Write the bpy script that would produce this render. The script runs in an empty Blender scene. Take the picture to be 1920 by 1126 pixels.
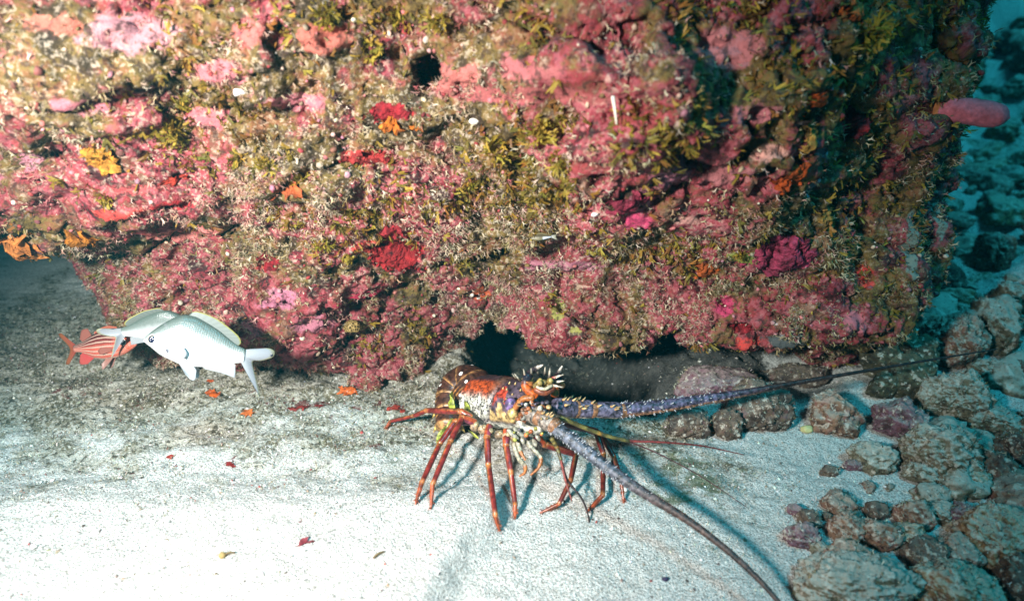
import bpy, bmesh, math, random
import numpy as np
from mathutils import Vector, Matrix
from mathutils.bvhtree import BVHTree

SC = bpy.context.scene
COL = SC.collection
RNG = np.random.default_rng(7)
random.seed(7)

# ------------------------------------------------------------------ camera
CAM_POS = Vector((0.0, 0.0, 0.75))
PITCH = math.radians(27.0)
LENS = 22.0
FPX = LENS / 36.0 * 1920.0
cam_data = bpy.data.cameras.new('camera')
cam = bpy.data.objects.new('camera', cam_data)
COL.objects.link(cam)
cam.location = CAM_POS
cam.rotation_euler = (math.pi / 2 - PITCH, 0, 0)
cam_data.lens = LENS
cam_data.sensor_width = 36.0
cam_data.clip_start = 0.01
cam_data.clip_end = 100.0
cam_data.dof.use_dof = True
cam_data.dof.focus_distance = 1.12
cam_data.dof.aperture_fstop = 2.2
SC.camera = cam
CR = Vector((1, 0, 0))
CU = Vector((0, math.sin(PITCH), math.cos(PITCH)))
CF = Vector((0, math.cos(PITCH), -math.sin(PITCH)))

# ------------------------------------------------------------------ world, sun, strobe
SUN_EL, SUN_AZ = math.radians(68), math.radians(132)   # daylight coming down through the water
world = bpy.data.worlds.new('World')
SC.world = world
world.use_nodes = True
wn = world.node_tree.nodes
wl = world.node_tree.links
bg = wn['Background']
sky = wn.new('ShaderNodeTexSky')
sky.sky_type = 'NISHITA'
sky.sun_disc = False
sky.sun_elevation = SUN_EL
sky.sun_rotation = SUN_AZ
# the water over the reef swallows the red of the daylight
tint = wn.new('ShaderNodeMix')
tint.data_type = 'RGBA'
tint.blend_type = 'MULTIPLY'
tint.inputs[0].default_value = 1.0
tint.inputs[7].default_value = (0.09, 0.32, 0.30, 1)
wl.new(sky.outputs[0], tint.inputs[6])
wl.new(tint.outputs[2], bg.inputs[0])
bg.inputs[1].default_value = 0.05

sun_data = bpy.data.lights.new('sun', 'SUN')
sun_data.energy = 3.4
sun_data.angle = math.radians(14.0)
sun_data.color = (0.03, 0.43, 0.60)
sun = bpy.data.objects.new('sun', sun_data)
COL.objects.link(sun)
_sd = Vector((math.sin(SUN_AZ) * math.cos(SUN_EL), math.cos(SUN_AZ) * math.cos(SUN_EL), math.sin(SUN_EL)))
sun.rotation_euler = (-_sd).to_track_quat('-Z', 'Y').to_euler()

# the diver's flash: the photograph is lit by it from the left of the camera
st_data = bpy.data.lights.new('dive_strobe_lamp', 'SPOT')
st_data.energy = 310.0
st_data.color = (1.0, 0.77, 0.745)
st_data.shadow_soft_size = 0.06
st_data.spot_size = math.radians(86)
st_data.spot_blend = 0.9
strobe = bpy.data.objects.new('dive_strobe_lamp', st_data)
COL.objects.link(strobe)
strobe.location = (-0.60, -0.10, 0.90)
strobe.rotation_euler = (Vector((-0.30, 0.95, 0.24)) - strobe.location).to_track_quat('-Z', 'Y').to_euler()

SC.view_settings.view_transform = 'Standard'
SC.view_settings.look = 'None'
SC.view_settings.exposure = 0.0
SC.view_settings.gamma = 1.0
SC.view_settings.use_curve_mapping = False
SC.cycles.use_denoising = True
SC.cycles.max_bounces = 6
SC.cycles.diffuse_bounces = 3
SC.cycles.glossy_bounces = 3
SC.cycles.volume_bounces = 0
SC.cycles.caustics_reflective = False
SC.cycles.caustics_refractive = False

# ------------------------------------------------------------------ helpers
def ray(px, py):
    d = CR * ((px - 960) / FPX) - CU * ((py - 563) / FPX) + CF
    return d.normalized()

def at_y(px, py, y):
    d = ray(px, py)
    return CAM_POS + d * ((y - CAM_POS.y) / d.y)

def at_z(px, py, z=0.0):
    d = ray(px, py)
    return CAM_POS + d * ((z - CAM_POS.z) / d.z)

def at_d(px, py, depth):
    d = CR * ((px - 960) / FPX) - CU * ((py - 563) / FPX) + CF
    return CAM_POS + d * depth

_perm = np.random.default_rng(3).permutation(4096).astype(np.int64)
_grad = np.random.default_rng(4).normal(size=(4096, 3))
_grad /= np.linalg.norm(_grad, axis=1)[:, None]

def pnoise(p, seed=0):
    p = np.asarray(p, float) + seed * 17.31
    i = np.floor(p).astype(np.int64)
    f = p - i
    u = f * f * f * (f * (f * 6 - 15) + 10)
    out = np.zeros(len(p))
    for dx in (0, 1):
        wx = u[:, 0] if dx else 1 - u[:, 0]
        for dy in (0, 1):
            wy = u[:, 1] if dy else 1 - u[:, 1]
            for dz in (0, 1):
                wz = u[:, 2] if dz else 1 - u[:, 2]
                h = _perm[(i[:, 0] + dx) & 4095]
                h = _perm[(h + i[:, 1] + dy) & 4095]
                h = _perm[(h + i[:, 2] + dz) & 4095]
                g = _grad[h]
                out += wx * wy * wz * (g[:, 0] * (f[:, 0] - dx) + g[:, 1] * (f[:, 1] - dy) + g[:, 2] * (f[:, 2] - dz))
    return out * 1.6

def fbm(p, octaves=4, seed=0, gain=0.5):
    a, s, o = 1.0, 1.0, 0
    for k in range(octaves):
        o = o + a * pnoise(np.asarray(p) * s, seed + k)
        a *= gain
        s *= 2.03
    return o

def ridged(p, octaves=3, seed=0):
    a, s, o = 1.0, 1.0, 0
    for k in range(octaves):
        o = o + a * (1 - 2 * np.abs(pnoise(np.asarray(p) * s, seed + k)))
        a *= 0.5
        s *= 2.1
    return o / 1.75

def sstep(a, b, x):
    t = np.clip((x - a) / (b - a), 0, 1)
    return t * t * (3 - 2 * t)

def link(name, me, mat=None, parent=None):
    o = bpy.data.objects.new(name, me)
    COL.objects.link(o)
    if mat is not None:
        me.materials.clear()
        me.materials.append(mat)
    if parent is not None:
        o.parent = parent
    return o

def mesh_np(name, verts, faces, smooth=True, attrs=None):
    """faces: (n,k) integer array, or a list of such arrays"""
    me = bpy.data.meshes.new(name)
    verts = np.asarray(verts, np.float32)
    if not isinstance(faces, list):
        faces = [faces]
    faces = [np.asarray(f, np.int32) for f in faces if len(f)]
    me.vertices.add(len(verts))
    me.vertices.foreach_set('co', verts.ravel())
    nl = sum(f.size for f in faces)
    npoly = sum(len(f) for f in faces)
    me.loops.add(nl)
    me.loops.foreach_set('vertex_index', np.concatenate([f.ravel() for f in faces]))
    me.polygons.add(npoly)
    tot = np.concatenate([np.full(len(f), f.shape[1], np.int32) for f in faces])
    st = np.concatenate([[0], np.cumsum(tot)[:-1]]).astype(np.int32)
    me.polygons.foreach_set('loop_start', st)
    me.polygons.foreach_set('loop_total', tot)
    me.polygons.foreach_set('use_smooth', np.full(npoly, smooth, bool))
    me.update(calc_edges=True)
    me.validate()
    for k, v in (attrs or {}).items():
        v = np.asarray(v, np.float32)
        if v.ndim == 1:
            a = me.attributes.new(k, 'FLOAT', 'POINT')
            a.data.foreach_set('value', v)
        else:
            if v.shape[1] == 3:
                v = np.hstack([v, np.ones((len(v), 1), np.float32)])
            a = me.attributes.new(k, 'FLOAT_COLOR', 'POINT')
            a.data.foreach_set('color', v.ravel())
    return me

def grid_faces(nu, nv, wrap_u=False):
    """vertex (iv, iu) -> iv*nu+iu"""
    iu = np.arange(nu if wrap_u else nu - 1)
    iv = np.arange(nv - 1)
    U, V = np.meshgrid(iu, iv)
    U, V = U.ravel(), V.ravel()
    U1 = (U + 1) % nu
    return np.stack([V * nu + U, V * nu + U1, (V + 1) * nu + U1, (V + 1) * nu + U], 1)

def tag(o, label=None, cat=None, group=None, kind=None):
    if label: o['label'] = label
    if cat: o['category'] = cat
    if group: o['group'] = group
    if kind: o['kind'] = kind
    return o

def empty(name, loc):
    o = bpy.data.objects.new(name, None)
    o.empty_display_size = 0.02
    COL.objects.link(o)
    o.location = loc
    return o

# ---- node helpers
class NT:
    def __init__(self, name):
        self.m = bpy.data.materials.new(name)
        self.m.use_nodes = True
        self.t = self.m.node_tree
        self.b = self.t.nodes['Principled BSDF']
        self.b.inputs['Roughness'].default_value = 0.8
        self.b.inputs['Specular IOR Level'].default_value = 0.25
    def n(self, kind, **kw):
        nd = self.t.nodes.new('ShaderNode' + kind)
        for k, v in kw.items():
            setattr(nd, k, v)
        return nd
    def put(self, sock, v):
        if isinstance(v, bpy.types.NodeSocket):
            self.t.links.new(v, sock)
        else:
            sock.default_value = v
    def coord(self, scale=(1, 1, 1)):
        tc = self.n('TexCoord')
        mp = self.n('Mapping')
        mp.inputs['Scale'].default_value = scale
        self.t.links.new(tc.outputs['Object'], mp.inputs['Vector'])
        return mp.outputs[0]
    def noise(self, vec, scale, detail=4, rough=0.55, dist=0.0):
        nd = self.n('TexNoise')
        self.put(nd.inputs['Vector'], vec)
        nd.inputs['Scale'].default_value = scale
        nd.inputs['Detail'].default_value = detail
        nd.inputs['Roughness'].default_value = rough
        nd.inputs['Distortion'].default_value = dist
        return nd.outputs['Fac']
    def voro(self, vec, scale, feature='F1', out='Distance', rand=1.0):
        nd = self.n('TexVoronoi', feature=feature)
        self.put(nd.inputs['Vector'], vec)
        nd.inputs['Scale'].default_value = scale
        nd.inputs['Randomness'].default_value = rand
        return nd.outputs[out]
    def ramp(self, fac, stops, interp='LINEAR'):
        nd = self.n('ValToRGB')
        cr = nd.color_ramp
        cr.interpolation = interp
        while len(cr.elements) > 1:
            cr.elements.remove(cr.elements[-1])
        for i, (p, c) in enumerate(stops):
            e = cr.elements[0] if i == 0 else cr.elements.new(p)
            e.position = p
            if isinstance(c, (int, float)):
                c = (c, c, c)
            e.color = (c[0], c[1], c[2], 1)
        self.put(nd.inputs[0], fac)
        return nd.outputs[0]
    def mix(self, fac, a, b, mode='MIX'):
        nd = self.n('Mix', data_type='RGBA', blend_type=mode)
        self.put(nd.inputs[0], fac)
        for s, v in ((6, a), (7, b)):
            if isinstance(v, tuple) and len(v) == 3:
                v = (*v, 1)
            self.put(nd.inputs[s], v)
        return nd.outputs[2]
    def math(self, op, a, b=0.0, clamp=False):
        nd = self.n('Math', operation=op)
        nd.use_clamp = clamp
        self.put(nd.inputs[0], a)
        self.put(nd.inputs[1], b)
        return nd.outputs[0]
    def attr(self, name, out='Color'):
        nd = self.n('Attribute')
        nd.attribute_name = name
        return nd.outputs[out]
    def bump(self, h, strength=0.5, dist=0.004):
        nd = self.n('Bump')
        nd.inputs['Strength'].default_value = strength
        nd.inputs['Distance'].default_value = dist
        self.put(nd.inputs['Height'], h)
        self.t.links.new(nd.outputs[0], self.b.inputs['Normal'])
    def base(self, c):
        if isinstance(c, tuple) and len(c) == 3:
            c = (*c, 1)
        self.put(self.b.inputs['Base Color'], c)

# ------------------------------------------------------------------ materials of the setting
def mat_reef():
    m = NT('reef_crust')
    v = m.coord()
    n1 = m.noise(v, 13, 9, 0.72, 0.5)
    pinks = m.ramp(n1, [(0.30, (0.010, 0.006, 0.006)), (0.41, (0.045, 0.009, 0.010)), (0.44, (0.19, 0.018, 0.026)), (0.50, (0.30, 0.080, 0.090)),
                        (0.54, (0.24, 0.030, 0.036)), (0.60, (0.12, 0.050, 0.028)), (0.70, (0.38, 0.21, 0.15))])
    n2 = m.noise(v, 20, 8, 0.72, 0.4)
    olives = m.ramp(n2, [(0.30, (0.012, 0.009, 0.005)), (0.43, (0.045, 0.028, 0.010)), (0.52, (0.15, 0.100, 0.026)), (0.60, (0.17, 0.062, 0.028)), (0.69, (0.36, 0.27, 0.14))])
    n3 = m.noise(v, 7, 6, 0.65)
    ol = m.attr('olive', 'Fac')
    f = m.math('ADD', m.math('MULTIPLY', m.math('SUBTRACT', n3, 0.5), 5.0), ol, True)
    f = m.ramp(f, [(0.35, 0.0), (0.62, 1.0)])
    c = m.mix(f, pinks, olives)
    # painted patches (sponge and coralline crusts), edges broken by noise
    pw = m.attr('patch_weight', 'Fac')
    n4 = m.noise(v, 40, 5, 0.65)
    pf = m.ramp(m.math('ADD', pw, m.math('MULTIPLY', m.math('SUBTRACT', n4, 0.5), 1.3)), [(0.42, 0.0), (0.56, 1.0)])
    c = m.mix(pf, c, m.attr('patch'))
    # sand-coloured turf dusting and dark specks
    n5 = m.noise(v, 150, 3, 0.6)
    n6 = m.noise(v, 22, 4, 0.6)
    tf = m.attr('turf', 'Fac')
    sp = m.math('MULTIPLY', m.ramp(n5, [(0.52, 0.0), (0.60, 1.0)]), m.ramp(m.math('ADD', n6, m.math('MULTIPLY', m.math('SUBTRACT', tf, 0.5), 0.6)), [(0.42, 0.0), (0.62, 1.0)]))
    c = m.mix(m.math('MULTIPLY', sp, 0.45), c, (0.56, 0.46, 0.34))
    n7 = m.noise(v, 95, 3, 0.6)
    dk = m.ramp(n7, [(0.37, 1.0), (0.46, 0.0)])
    c = m.mix(m.math('MULTIPLY', dk, 0.75), c, (0.035, 0.018, 0.014))
    m.base(c)
    h = m.math('ADD', m.noise(v, 70, 6, 0.7), m.math('MULTIPLY', m.noise(v, 260, 3, 0.6), 0.4))
    m.bump(h, 0.9, 0.006)
    m.b.inputs['Roughness'].default_value = 0.7
    return m.m

def mat_seabed():
    m = NT('sand_and_rock_floor')
    v = m.coord()
    sh = m.attr('shelf', 'Fac')
    gr = m.noise(v, 300, 3, 0.7)
    sand = m.ramp(gr, [(0.34, (0.26, 0.24, 0.21)), (0.45, (0.54, 0.51, 0.46)), (0.56, (0.76, 0.73, 0.68))])
    spk = m.noise(v, 150, 3, 0.6)
    vs = m.coord((1.0, 1.6, 1.0))
    n1 = m.noise(vs, 13, 7, 0.68, 0.5)
    rock = m.ramp(n1, [(0.32, (0.06, 0.048, 0.026)), (0.42, (0.18, 0.15, 0.09)), (0.52, (0.36, 0.32, 0.245)), (0.64, (0.62, 0.59, 0.51))])
    rock = m.mix(m.ramp(spk, [(0.50, 0.0), (0.58, 0.85)]), rock, (0.62, 0.58, 0.50))
    rock = m.mix(m.ramp(m.noise(v, 100, 4, 0.65), [(0.39, 0.9), (0.47, 0.0)]), rock, (0.045, 0.036, 0.020))
    n2 = m.noise(vs, 8, 7, 0.66, 0.3)
    f = m.ramp(m.math('ADD', m.math('MULTIPLY', m.math('SUBTRACT', n2, 0.5), 2.6), sh), [(0.40, 0.0), (0.72, 1.0)])
    c = m.mix(f, sand, rock)
    # sparse dark grit on the clean sand
    grit = m.voro(v, 60, 'F1', 'Distance')
    c = m.mix(m.math('MULTIPLY', m.ramp(grit, [(0.07, 1.0), (0.12, 0.0)]), m.ramp(m.noise(v, 14, 3), [(0.52, 0.0), (0.6, 0.8)])), c, (0.07, 0.055, 0.045))
    gn = m.attr('green', 'Fac')
    gf = m.ramp(m.math('ADD', gn, m.math('MULTIPLY', m.math('SUBTRACT', m.noise(vs, 26, 5, 0.65), 0.5), 2.2)), [(0.45, 0.0), (0.75, 0.75)])
    c = m.mix(gf, c, (0.09, 0.115, 0.03))
    rd = m.attr('crimson', 'Fac')
    rf = m.ramp(m.math('ADD', rd, m.math('MULTIPLY', m.math('SUBTRACT', m.noise(v, 60, 5, 0.65), 0.5), 2.4)), [(0.55, 0.0), (0.72, 0.9)])
    c = m.mix(rf, c, (0.15, 0.028, 0.022))
    bf = m.ramp(m.math('ADD', m.attr('overhang_shade', 'Fac'), m.math('MULTIPLY', m.math('SUBTRACT', m.noise(v, 40, 5, 0.7), 0.5), 1.2)), [(0.40, 0.0), (0.60, 0.93)])  # shade under the overhang, put into the floor colour
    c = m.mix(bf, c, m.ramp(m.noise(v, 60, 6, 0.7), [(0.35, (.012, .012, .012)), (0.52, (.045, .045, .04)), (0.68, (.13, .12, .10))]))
    m.base(c)
    h = m.math('ADD', m.noise(v, 330, 3, 0.65), m.math('MULTIPLY', m.noise(v, 60, 5, 0.65), 1.2))
    m.bump(h, 1.0, 0.008)
    m.b.inputs['Roughness'].default_value = 0.9
    return m.m

# ------------------------------------------------------------------ seabed
def ground_h(x, y):
    p = np.stack([x, y, np.zeros_like(x)], 1)
    h = 0.012 * fbm(p * 2.5, 3, 21)
    shelf = shelf_w(x, y)
    h = h + shelf * (0.010 * fbm(p * np.array([9, 13, 1]), 4, 31) + 0.006 * ridged(p * np.array([20, 30, 1]), 3, 37))
    # bank of clean sand at the near left, its edge running towards the camera
    a = at_z(935, 965); b = at_z(830, 1120)
    ex = a.x + (b.x - a.x) * (y - a.y) / (b.y - a.y)
    near = 1 - sstep(a.y - 0.03, a.y + 0.10, y)
    h = h + 0.038 * near * (1 - sstep(-0.015, 0.045, x - ex + 0.030 * pnoise(p * 7, 5) + 0.004 * pnoise(p * 38, 6)))
    # trough worn out under the overhang, behind the lobster
    h = h - 0.22 * sstep(0.97, 1.07, y + 0.03 * pnoise(p * 9, 7) - 0.25 * np.clip(-x, 0, .2)) * sstep(-0.12, -0.02, x) * (1 - sstep(0.20, 0.34, x)) * (1 - sstep(1.8, 2.4, y))
    dk = sstep(0.95, 1.06, y) * sstep(-0.14, -0.04, x) * (1 - sstep(0.50, 0.62, x)) * (1 - sstep(1.6, 2.0, y))
    h = h + dk * (0.022 * ridged(p * np.array([11, 15, 1]), 3, 57) + 0.014 * fbm(p * 24, 3, 58))
    # rubble slope on the right and behind
    r = sstep(0.72, 1.5, x + 0.25 * (y - 1.0))
    h = h + r * (0.05 * fbm(p * 3.2, 4, 41) + 0.03 * ridged(p * 7, 3, 47) + 0.10 * sstep(1.0, 3.0, y))
    h = h - 0.03 * sstep(0.25, 0.7, x) * (1 - sstep(0.9, 1.3, y))
    # far reef rising behind the water on the right
    far = sstep(2.5, 4.6, y + 0.35 * np.clip(x - 1.5, -2, 2)) * sstep(0.5, 1.6, x)
    h = h + far * (1.0 + 0.35 * fbm(p * 1.6, 4, 51) + 0.12 * ridged(p * np.array([6, 3, 1]), 3, 53))
    left = sstep(3.5, 9.0, y)
    h = h + left * 0.6
    return h

def shelf_w(x, y):
    # rough rock shelf with turf in front of the overhang; clean sand near the camera and at the far right
    p = np.stack([x, y, np.zeros_like(x)], 1)
    edge = 0.80 + 0.06 * fbm(p * 2.0, 3, 61) - 0.10 * sstep(-0.1, 0.45, x) + 0.16 * sstep(-0.25, -0.8, x) * 0
    w = 0.70 * sstep(edge - 0.16, edge + 0.20, y) + 0.38 * sstep(0.90, 1.10, y)
    sandr = sstep(0.30, 0.42, x - 0.9 * (0.92 - y)) * (1 - sstep(1.3, 1.6, y))
    back = 1 - sstep(1.35, 1.6, y)
    return np.clip(w * (1 - 0.85 * sandr) * (0.35 + 0.65 * back), 0, 1)

SEA_PF = []

def build_seabed():
    xs = np.concatenate([np.linspace(-14, -3, 16)[:-1], np.linspace(-3, -1.25, 50)[:-1], np.linspace(-1.25, 1.5, 520)[:-1],
                         np.linspace(1.5, 3.5, 80)[:-1], np.linspace(3.5, 14, 40)])
    ys = np.concatenate([np.linspace(-3, 0.4, 24)[:-1], np.linspace(0.4, 1.6, 250)[:-1], np.linspace(1.6, 4.5, 130)[:-1], np.linspace(4.5, 14, 30)])
    X, Y = np.meshgrid(xs, ys)
    x, y = X.ravel(), Y.ravel()
    h = ground_h(x, y)
    p = np.stack([x, y, h], 1)
    sh = shelf_w(x, y)
    h2 = h + 0.0022 * fbm(p * 80, 2, 71) + 0.003 * fbm(p * np.array([16, 34, 1]), 3, 75) + sh * 0.003 * fbm(p * 45, 3, 73)
    p = np.stack([x, y, h2], 1)
    overhang_shade = sstep(0.985, 1.06, y + 0.03 * pnoise(p * 9, 7)) * sstep(-0.14, -0.04, x) * (1 - sstep(0.50, 0.62, x)) * (1 - sstep(1.9, 2.3, y))  # where the floor is coloured dark for the overhang's shade
    green = np.zeros(len(x)); crimson = np.zeros(len(x))
    for px, py, r, wgt in ((1300, 890, .10, .75), (1240, 930, .09, .55), (1380, 930, .08, .5), (1330, 1010, .10, .3), (640, 860, .12, .30),
                           (560, 850, .10, .25), (240, 860, .10, .2), (440, 700, .09, .35), (1080, 990, .08, .25), (740, 870, .06, .4)):
        c = at_z(px, py)
        green = np.maximum(green, wgt * np.exp(-((x - c.x) ** 2 + ((y - c.y) * 1.3) ** 2) / (r * r)))
    for px, py, r, wgt in ((120, 740, .05, .55), (170, 735, .04, .55), (330, 745, .04, .5), (275, 752, .03, .5), (560, 765, .035, .7), (610, 763, .03, .6),
                           (500, 768, .03, .4), (430, 870, .022, .5), (365, 865, .018, .45), (740, 765, .03, .8), (575, 1018, .016, .55),
                           (700, 845, .016, .6), (480, 745, .04, .45), (395, 715, .05, .4), (210, 845, .02, .4), (640, 800, .05, .35),
                           (255, 890, .012, .6), (1160, 830, .04, .5), (1290, 860, .03, .45), (700, 800, .05, .35), (720, 760, .05, .55), (660, 765, .05, .4)):
        c = at_z(px, py)
        crimson = np.maximum(crimson, wgt * np.exp(-((x - c.x) ** 2 + ((y - c.y) * 1.2) ** 2) / (r * r)))
    gf = grid_faces(len(xs), len(ys))
    SEA_PF.extend([p, gf])
    me = mesh_np('seabed', p, gf, True, {'shelf': sh, 'overhang_shade': overhang_shade, 'green': green, 'crimson': crimson})
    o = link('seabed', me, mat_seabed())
    tag(o, 'pale sand and speckled rock floor under the reef overhang', kind='structure')
    return o

def ground_z(x, y):
    return float(ground_h(np.array([x]), np.array([y]))[0])

def on_ground(px, py):
    z = 0.0
    for _ in range(6):
        p = at_z(px, py, z)
        z = ground_z(p.x, p.y)
    return at_z(px, py, z)

# ------------------------------------------------------------------ reef
REEF_B = 0.85
def prof_y(z):
    return np.interp(z, [-0.10, 0.0, 0.05, 0.10, 0.2, 0.3, 0.4, 0.5, 0.6, 0.75, 1.0, 1.25],
                        [1.30, 1.26, 1.21, 1.16, 1.09, 1.035, 0.98, 0.94, 0.91, 0.88, 0.92, 1.05])
def prof_l(z):
    return np.interp(z, [-0.1, 0.0, 0.2, 0.34, 0.42, 1.3], [1.0, 1.02, 1.04, 1.10, 1.42, 1.5])
def prof_r(z):
    return np.interp(z, [-0.1, 0.1, 0.3, 0.5, 0.75, 1.3], [0.93, 0.95, 0.99, 1.01, 0.98, 0.94])

def reef_base(phi, z):
    """phi 0 = right, pi/2 = front (towards the camera), pi = left"""
    e = 2 / 3.2
    c, s = np.cos(phi), np.sin(phi)
    cx = np.sign(c) * np.abs(c) ** e
    sy = np.sign(s) * np.abs(s) ** e
    a = np.where(c < 0, prof_l(z), prof_r(z))
    x = cx * a
    y0 = prof_y(z)
    cy = 1.02 + REEF_B
    y = np.where(s > 0, cy - sy * (cy - y0), cy - sy * 1.2)
    # the far right side of the front swings back
    y = y + (0.12 * sstep(0.25, 1.0, x) * sstep(0.25, 0.6, z) - 0.17 * sstep(0.25, 0.7, x) * (1 - sstep(0.10, 0.50, z)) - 0.13 * sstep(-0.20, -0.50, x) * (1 - sstep(0.10, 0.36, z))) * (s > 0)
    return x, y

# bulges and hollows: photo px, py, radius m (x, z), amplitude m
BUMPS = [(735, 645, .12, .075, .15), (1090, 600, .14, .07, .15), (560, 560, .14, .08, .030), (1400, 600, .20, .05, .07), (940, 300, .30, .06, .030), (1230, 330, .16, .10, .035),
         (1480, 470, .12, .07, .030), (600, 330, .20, .05, .030), (905, 560, .028, .07, -.055), (935, 668, .07, .030, -.14), (985, 690, .07, .02, -.10),
         (1190, 690, .08, .016, -.10), (1290, 672, .08, .014, -.11), (1390, 660, .08, .016, -.12), (1470, 645, .06, .016, -.11), (1550, 640, .05, .012, -.07),
         (600, 690, .07, .018, -.09), (535, 672, .05, .02, -.07), (960, 480, .09, .018, -.055), (1030, 460, .06, .014, -.03), (860, 490, .04, .014, -.03),
         (815, 135, .015, .018, -.07), (800, 155, .010, .014, -.04), (60, 250, .036, .012, -.09), (470, 10, .04, .014, -.10), (1150, 300, .02, .010, -.035), (1170, 340, .012, .020, -.03),
         (445, 165, .014, .008, -.03), (460, 180, .012, .007, -.03), (175, 365, .012, .018, -.035), (460, 365, .016, .010, -.03), (1580, 640, .05, .02, -.05),
         (1650, 210, .03, .02, .03), (1690, 230, .05, .025, .045), (1600, 200, .012, .06, -.03), (1440, 170, .05, .03, .02), (1100, 90, .10, .03, -.03),
         (270, 130, .12, .05, .03), (600, 90, .12, .05, .02), (1510, 300, .012, .05, -.03), (1560, 360, .01, .06, -.02), (1620, 480, .012, .09, -.03), (1690, 450, .02, .10, .03), (1745, 430, .016, .08, .025),
         (1640, 600, .06, .05, .03), (1655, 640, .11, .09, .13), (1430, 250, .12, .13, .075), (1240, 120, .10, .06, -.025), (1745, 300, .03, .05, .03), (1770, 130, .06, .06, .04), (1760, 480, .02, .05, .03), (1500, 560, .08, .05, .035), (800, 690, .06, .02, .03), (1000, 640, .04, .03, .02)]

def hit_base(px, py):
    d = np.array(ray(px, py)); o = np.array(CAM_POS)
    ts = np.linspace(0.3, 3.0, 1400)
    P = o + ts[:, None] * d
    z = P[:, 2]
    e = 3.2
    a = np.where(P[:, 0] < 0, prof_l(z), prof_r(z))
    cy = 1.02 + REEF_B
    y0 = prof_y(z)
    sw = 0.12 * sstep(0.25, 1.0, P[:, 0]) * sstep(0.25, 0.6, z) - 0.17 * sstep(0.25, 0.7, P[:, 0]) * (1 - sstep(0.10, 0.50, z)) - 0.13 * sstep(-0.20, -0.50, P[:, 0]) * (1 - sstep(0.10, 0.36, z))
    q = np.abs(P[:, 0] / a) ** e + np.clip((cy - (P[:, 1] - sw)) / (cy - y0), 0, None) ** e
    k = np.argmax(q < 1)
    return P[k]

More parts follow.
